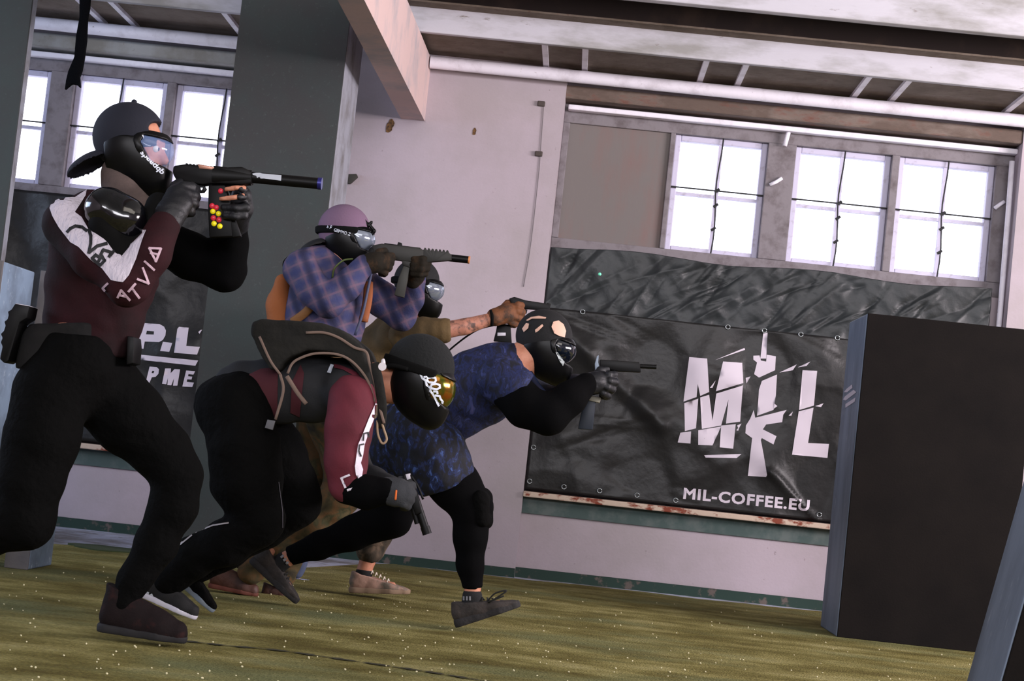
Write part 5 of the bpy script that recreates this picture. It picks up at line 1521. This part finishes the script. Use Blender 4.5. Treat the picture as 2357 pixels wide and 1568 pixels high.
# ================================================================== player E: reaching arm, olive shirt, behind the plaid shirt
Ee = Fig((870, 1368), 8.16, 'person in olive shirt reaching a tattooed arm forward, mostly behind the plaid shirted player')
M_olive = mat('olive_brown_knit', (92, 72, 42), .85, var=(7, (70, 56, 32), .4, .7), bump=(130, .5, .003))
tE = [Ee.ch((840, 960, 0, 62), (852, 880, 0, 62), (880, 810, 0, 62), (905, 768, 0, 50)), Ee.ch((905, 775, -.12, 38), (915, 765, .12, 38))]
Ee.wear('shirt', tE, M_olive, h=.010, k=.04, wr=.003, seed=41)
aE = Ee.ch((925, 772, -.16, 34), (975, 762, -.2, 30), (1020, 762, -.22, 25))
Ee.wear('rolled_sleeve', [aE, Ee.ch((1010, 762, -.22, 27), (1030, 760, -.22, 26))], M_olive, h=.008, k=.02, wr=.003, wf=50, seed=42, axis=(1, 0, .1), cuts=[(Ee.p(1038, 760, -.2), RC @ Vector((1, .05, 0)))])
tat = blob('tattoo_sleeve', [Ee.ch((1025, 760, -.22, 20.5), (1070, 752, -.22, 19), (1118, 738, -.21, 15.5))], mat('tattooed_skin', (176, 120, 100), .55, var=[(26, (84, 66, 60), .5, .62), (60, (110, 80, 70), .5, .7)]), Ee.root, h=.007, k=.01)
Ee.skin(Ee.ch((1000, 762, -.21, 20), (1070, 752, -.22, 17), (1118, 738, -.21, 14), (1150, 728, -.2, 13)), .01)
aE2 = Ee.ch((905, 775, .16, 34), (890, 850, .2, 28), (915, 900, .15, 24)); Ee.wear('sleeve', [aE2], M_olive, h=.010, k=.02)
tube('watch_strap', [Ee.p(1130, 716, -.22), Ee.p(1133, 730, -.245), Ee.p(1132, 748, -.22), Ee.p(1132, 735, -.17), Ee.p(1130, 716, -.22)], .007, M_rubber, Ee.root)
M_ecamo = mat('grey_olive_camouflage', (86, 74, 62), .85, extra=camo([(.34, (42, 38, 30)), (.46, (78, 66, 54)), (.54, (110, 92, 76)), (.62, (66, 62, 50)), (.72, (120, 104, 90))], 14), bump=(120, .3, .003))
lE = [Ee.ch((850, 980, -.08, 60), (885, 1070, -.1, 50), (885, 1150, -.1, 42)), Ee.ch((885, 1150, -.1, 42), (868, 1215, -.1, 38), (852, 1268, -.1, 32))]
lE2 = [Ee.ch((835, 980, .08, 58), (790, 1090, .1, 46), (740, 1160, .1, 40)), Ee.ch((740, 1160, .1, 38), (660, 1230, .1, 30), (585, 1290, .1, 22))]
Ee.wear('camouflage_trousers', lE + lE2 + [Ee.ch((845, 960, -.06, 58), (840, 960, .06, 58))], M_ecamo, h=.011, k=.03, wr=.005, seed=43, cuts=[(Ee.p(848, 1296, -.1), RC @ Vector((0, -1, 0)))])
Ee.skin(Ee.ch((850, 1280, -.1, 20), (838, 1315, -.1, 17), (834, 1332, -.1, 13)), .01)
sock(Ee, Ee.ch((838, 1320, -.1, 20), (836, 1336, -.1, 17)), M_sock)
shoe(Ee, (802, 1364), (945, 1368), -.1, mt=mat('pinkish_tan_sneaker', (168, 134, 118), .75, var=[(7, (110, 100, 88), .5, .6)], bump=(90, .4, .003)), sole=mat('beige_brown_sole', (130, 108, 88), .8), laces=mat('pale_laces', (200, 190, 176), .7), tall=-.015, cx=.062)
shoe(Ee, (528, 1296), (590, 1332), .1, mt=M_boot, tall=0)
Ee.skin(Ee.ch((915, 750, 0, 30), (940, 715, 0, 28), (955, 690, 0, 28)), .02)
hE = Head(Ee, 962, 664, 0, 12, -.04, .94)
hE.head_body()
cap_dome(hE, 'cap', M_wrap, False, lower=((-.14, -.03), (0, .01), (.14, .04)), puff=.010)
mE, lE_ = mask_set(hE, M_lensD, SKB, FR, LN, strap=True)
GE = mat('orange_brown_glove', (104, 62, 34), .75, var=(14, (52, 38, 28), .5, .64), bump=(120, .5, .003))
hand(Ee, [[(1140, 730, -.2, 20), (1165, 722, -.18, 20), (1180, 716, -.15, 18)]],
     [[(1192, 702, -.17), (1204, 704, -.13), (1204, 708, -.10), (1196, 711, -.07)], [(1190, 716, -.18), (1202, 719, -.14), (1201, 723, -.10), (1192, 725, -.07)],
      [(1184, 729, -.18), (1196, 733, -.14), (1194, 736, -.10), (1186, 737, -.07)], [(1176, 741, -.17), (1186, 745, -.13), (1184, 747, -.10), (1176, 747, -.08)],
      [(1155, 712, -.16), (1168, 698, -.13), (1182, 696, -.11)]], 7.4, GE)
Ee.make_body()
g = empty('paintball_pistol', Ee.p(1210, 705, -.13), 'black pistol held out by the brown gloved hand above the head wrap', 'paintball pistol')
YE = Ee.Y - .13
prism('slide', [(1172, 688), (1184, 684), (1210, 692), (1262, 700), (1264, 716), (1214, 712), (1180, 708)], YE, .032, M_gun, g, .003)
prism('trigger_guard', [(1204, 712), (1214, 713), (1212, 722), (1206, 724), (1208, 718)], YE, .012, M_gun, g, .001)
prism('front_sight', [(1254, 702), (1260, 698), (1268, 700), (1262, 724), (1256, 726), (1252, 714)], YE, .03, M_poly, g, .002)
prism('magazine', [(1145, 745), (1175, 748), (1178, 790), (1136, 786), (1142, 762)], YE, .03, M_poly, g, .003)
prism('magazine_mark', [(1145, 766), (1164, 766), (1164, 773), (1145, 774)], YE - .012, .01, mat('pale_grey_plastic', (190,186,196)), g, .001)
tag(tube('lanyard', [at(1028, 812, YE), at(1050, 793, YE), at(1078, 772, YE), at(1105, 757, YE), at(1140, 748, YE)], .004, M_rubber, None), 'thin black lanyard hanging below the outstretched tattooed arm', 'lanyard')
# ================================================================== player F: hidden, only a lower leg shows
Ff = Fig((690, 1342), 8.70, 'person in grey-blue jeans, only a shin and pale shoe visible behind the others')
M_jean = mat('grey_blue_denim', (74, 84, 110), .85, bump=(150, .4, .003))
Ff.wear('jacket', [Ff.ch((735, 880, 0, 48), (745, 780, 0, 52), (745, 710, 0, 46)), Ff.ch((745, 720, -.14, 32), (750, 720, .14, 32)), Ff.ch((745, 720, -.15, 28), (735, 800, -.19, 24), (760, 850, -.12, 20)), Ff.ch((750, 720, .15, 28), (740, 800, .19, 24), (765, 850, .12, 20))], M_black, h=.012, k=.04)
Ff.wear('jeans', [Ff.ch((735, 900, 0, 50), (740, 910, 0, 50)), Ff.ch((740, 910, -.07, 44), (760, 1060, -.08, 38), (735, 1150, -.08, 30)), Ff.ch((735, 1150, -.08, 30), (705, 1240, -.08, 22), (684, 1318, -.08, 15)), Ff.ch((735, 910, .07, 44), (730, 1060, .08, 38), (700, 1150, .08, 30)), Ff.ch((700, 1150, .08, 30), (640, 1230, .08, 22), (600, 1290, .08, 15))], M_jean, h=.011, k=.03, wr=.003)
shoe(Ff, (664, 1345), (712, 1338), -.08, mt=mat('pale_blue_grey_shoe', (150, 156, 176), .7), sole=MATS['grey_foam_sole'], tall=-.02)
shoe(Ff, (560, 1300), (610, 1322), .08, mt=MATS['pale_blue_grey_shoe'], tall=-.02)
Ff.skin(Ff.ch((748, 700, 0, 22), (755, 660, 0, 22)), .02)
hF = Head(Ff, 760, 640, 0, 10, 0, .9); hF.head_body(); cap_dome(hF, 'cap', M_wrap, False, puff=.008)
Ff.skin(Ff.ch((760, 850, -.12, 16), (790, 860, -.08, 14), (805, 862, -.06, 11))); Ff.skin(Ff.ch((765, 850, .12, 16), (790, 862, .08, 14), (805, 866, .06, 11)))
Ff.make_body(h=.012)
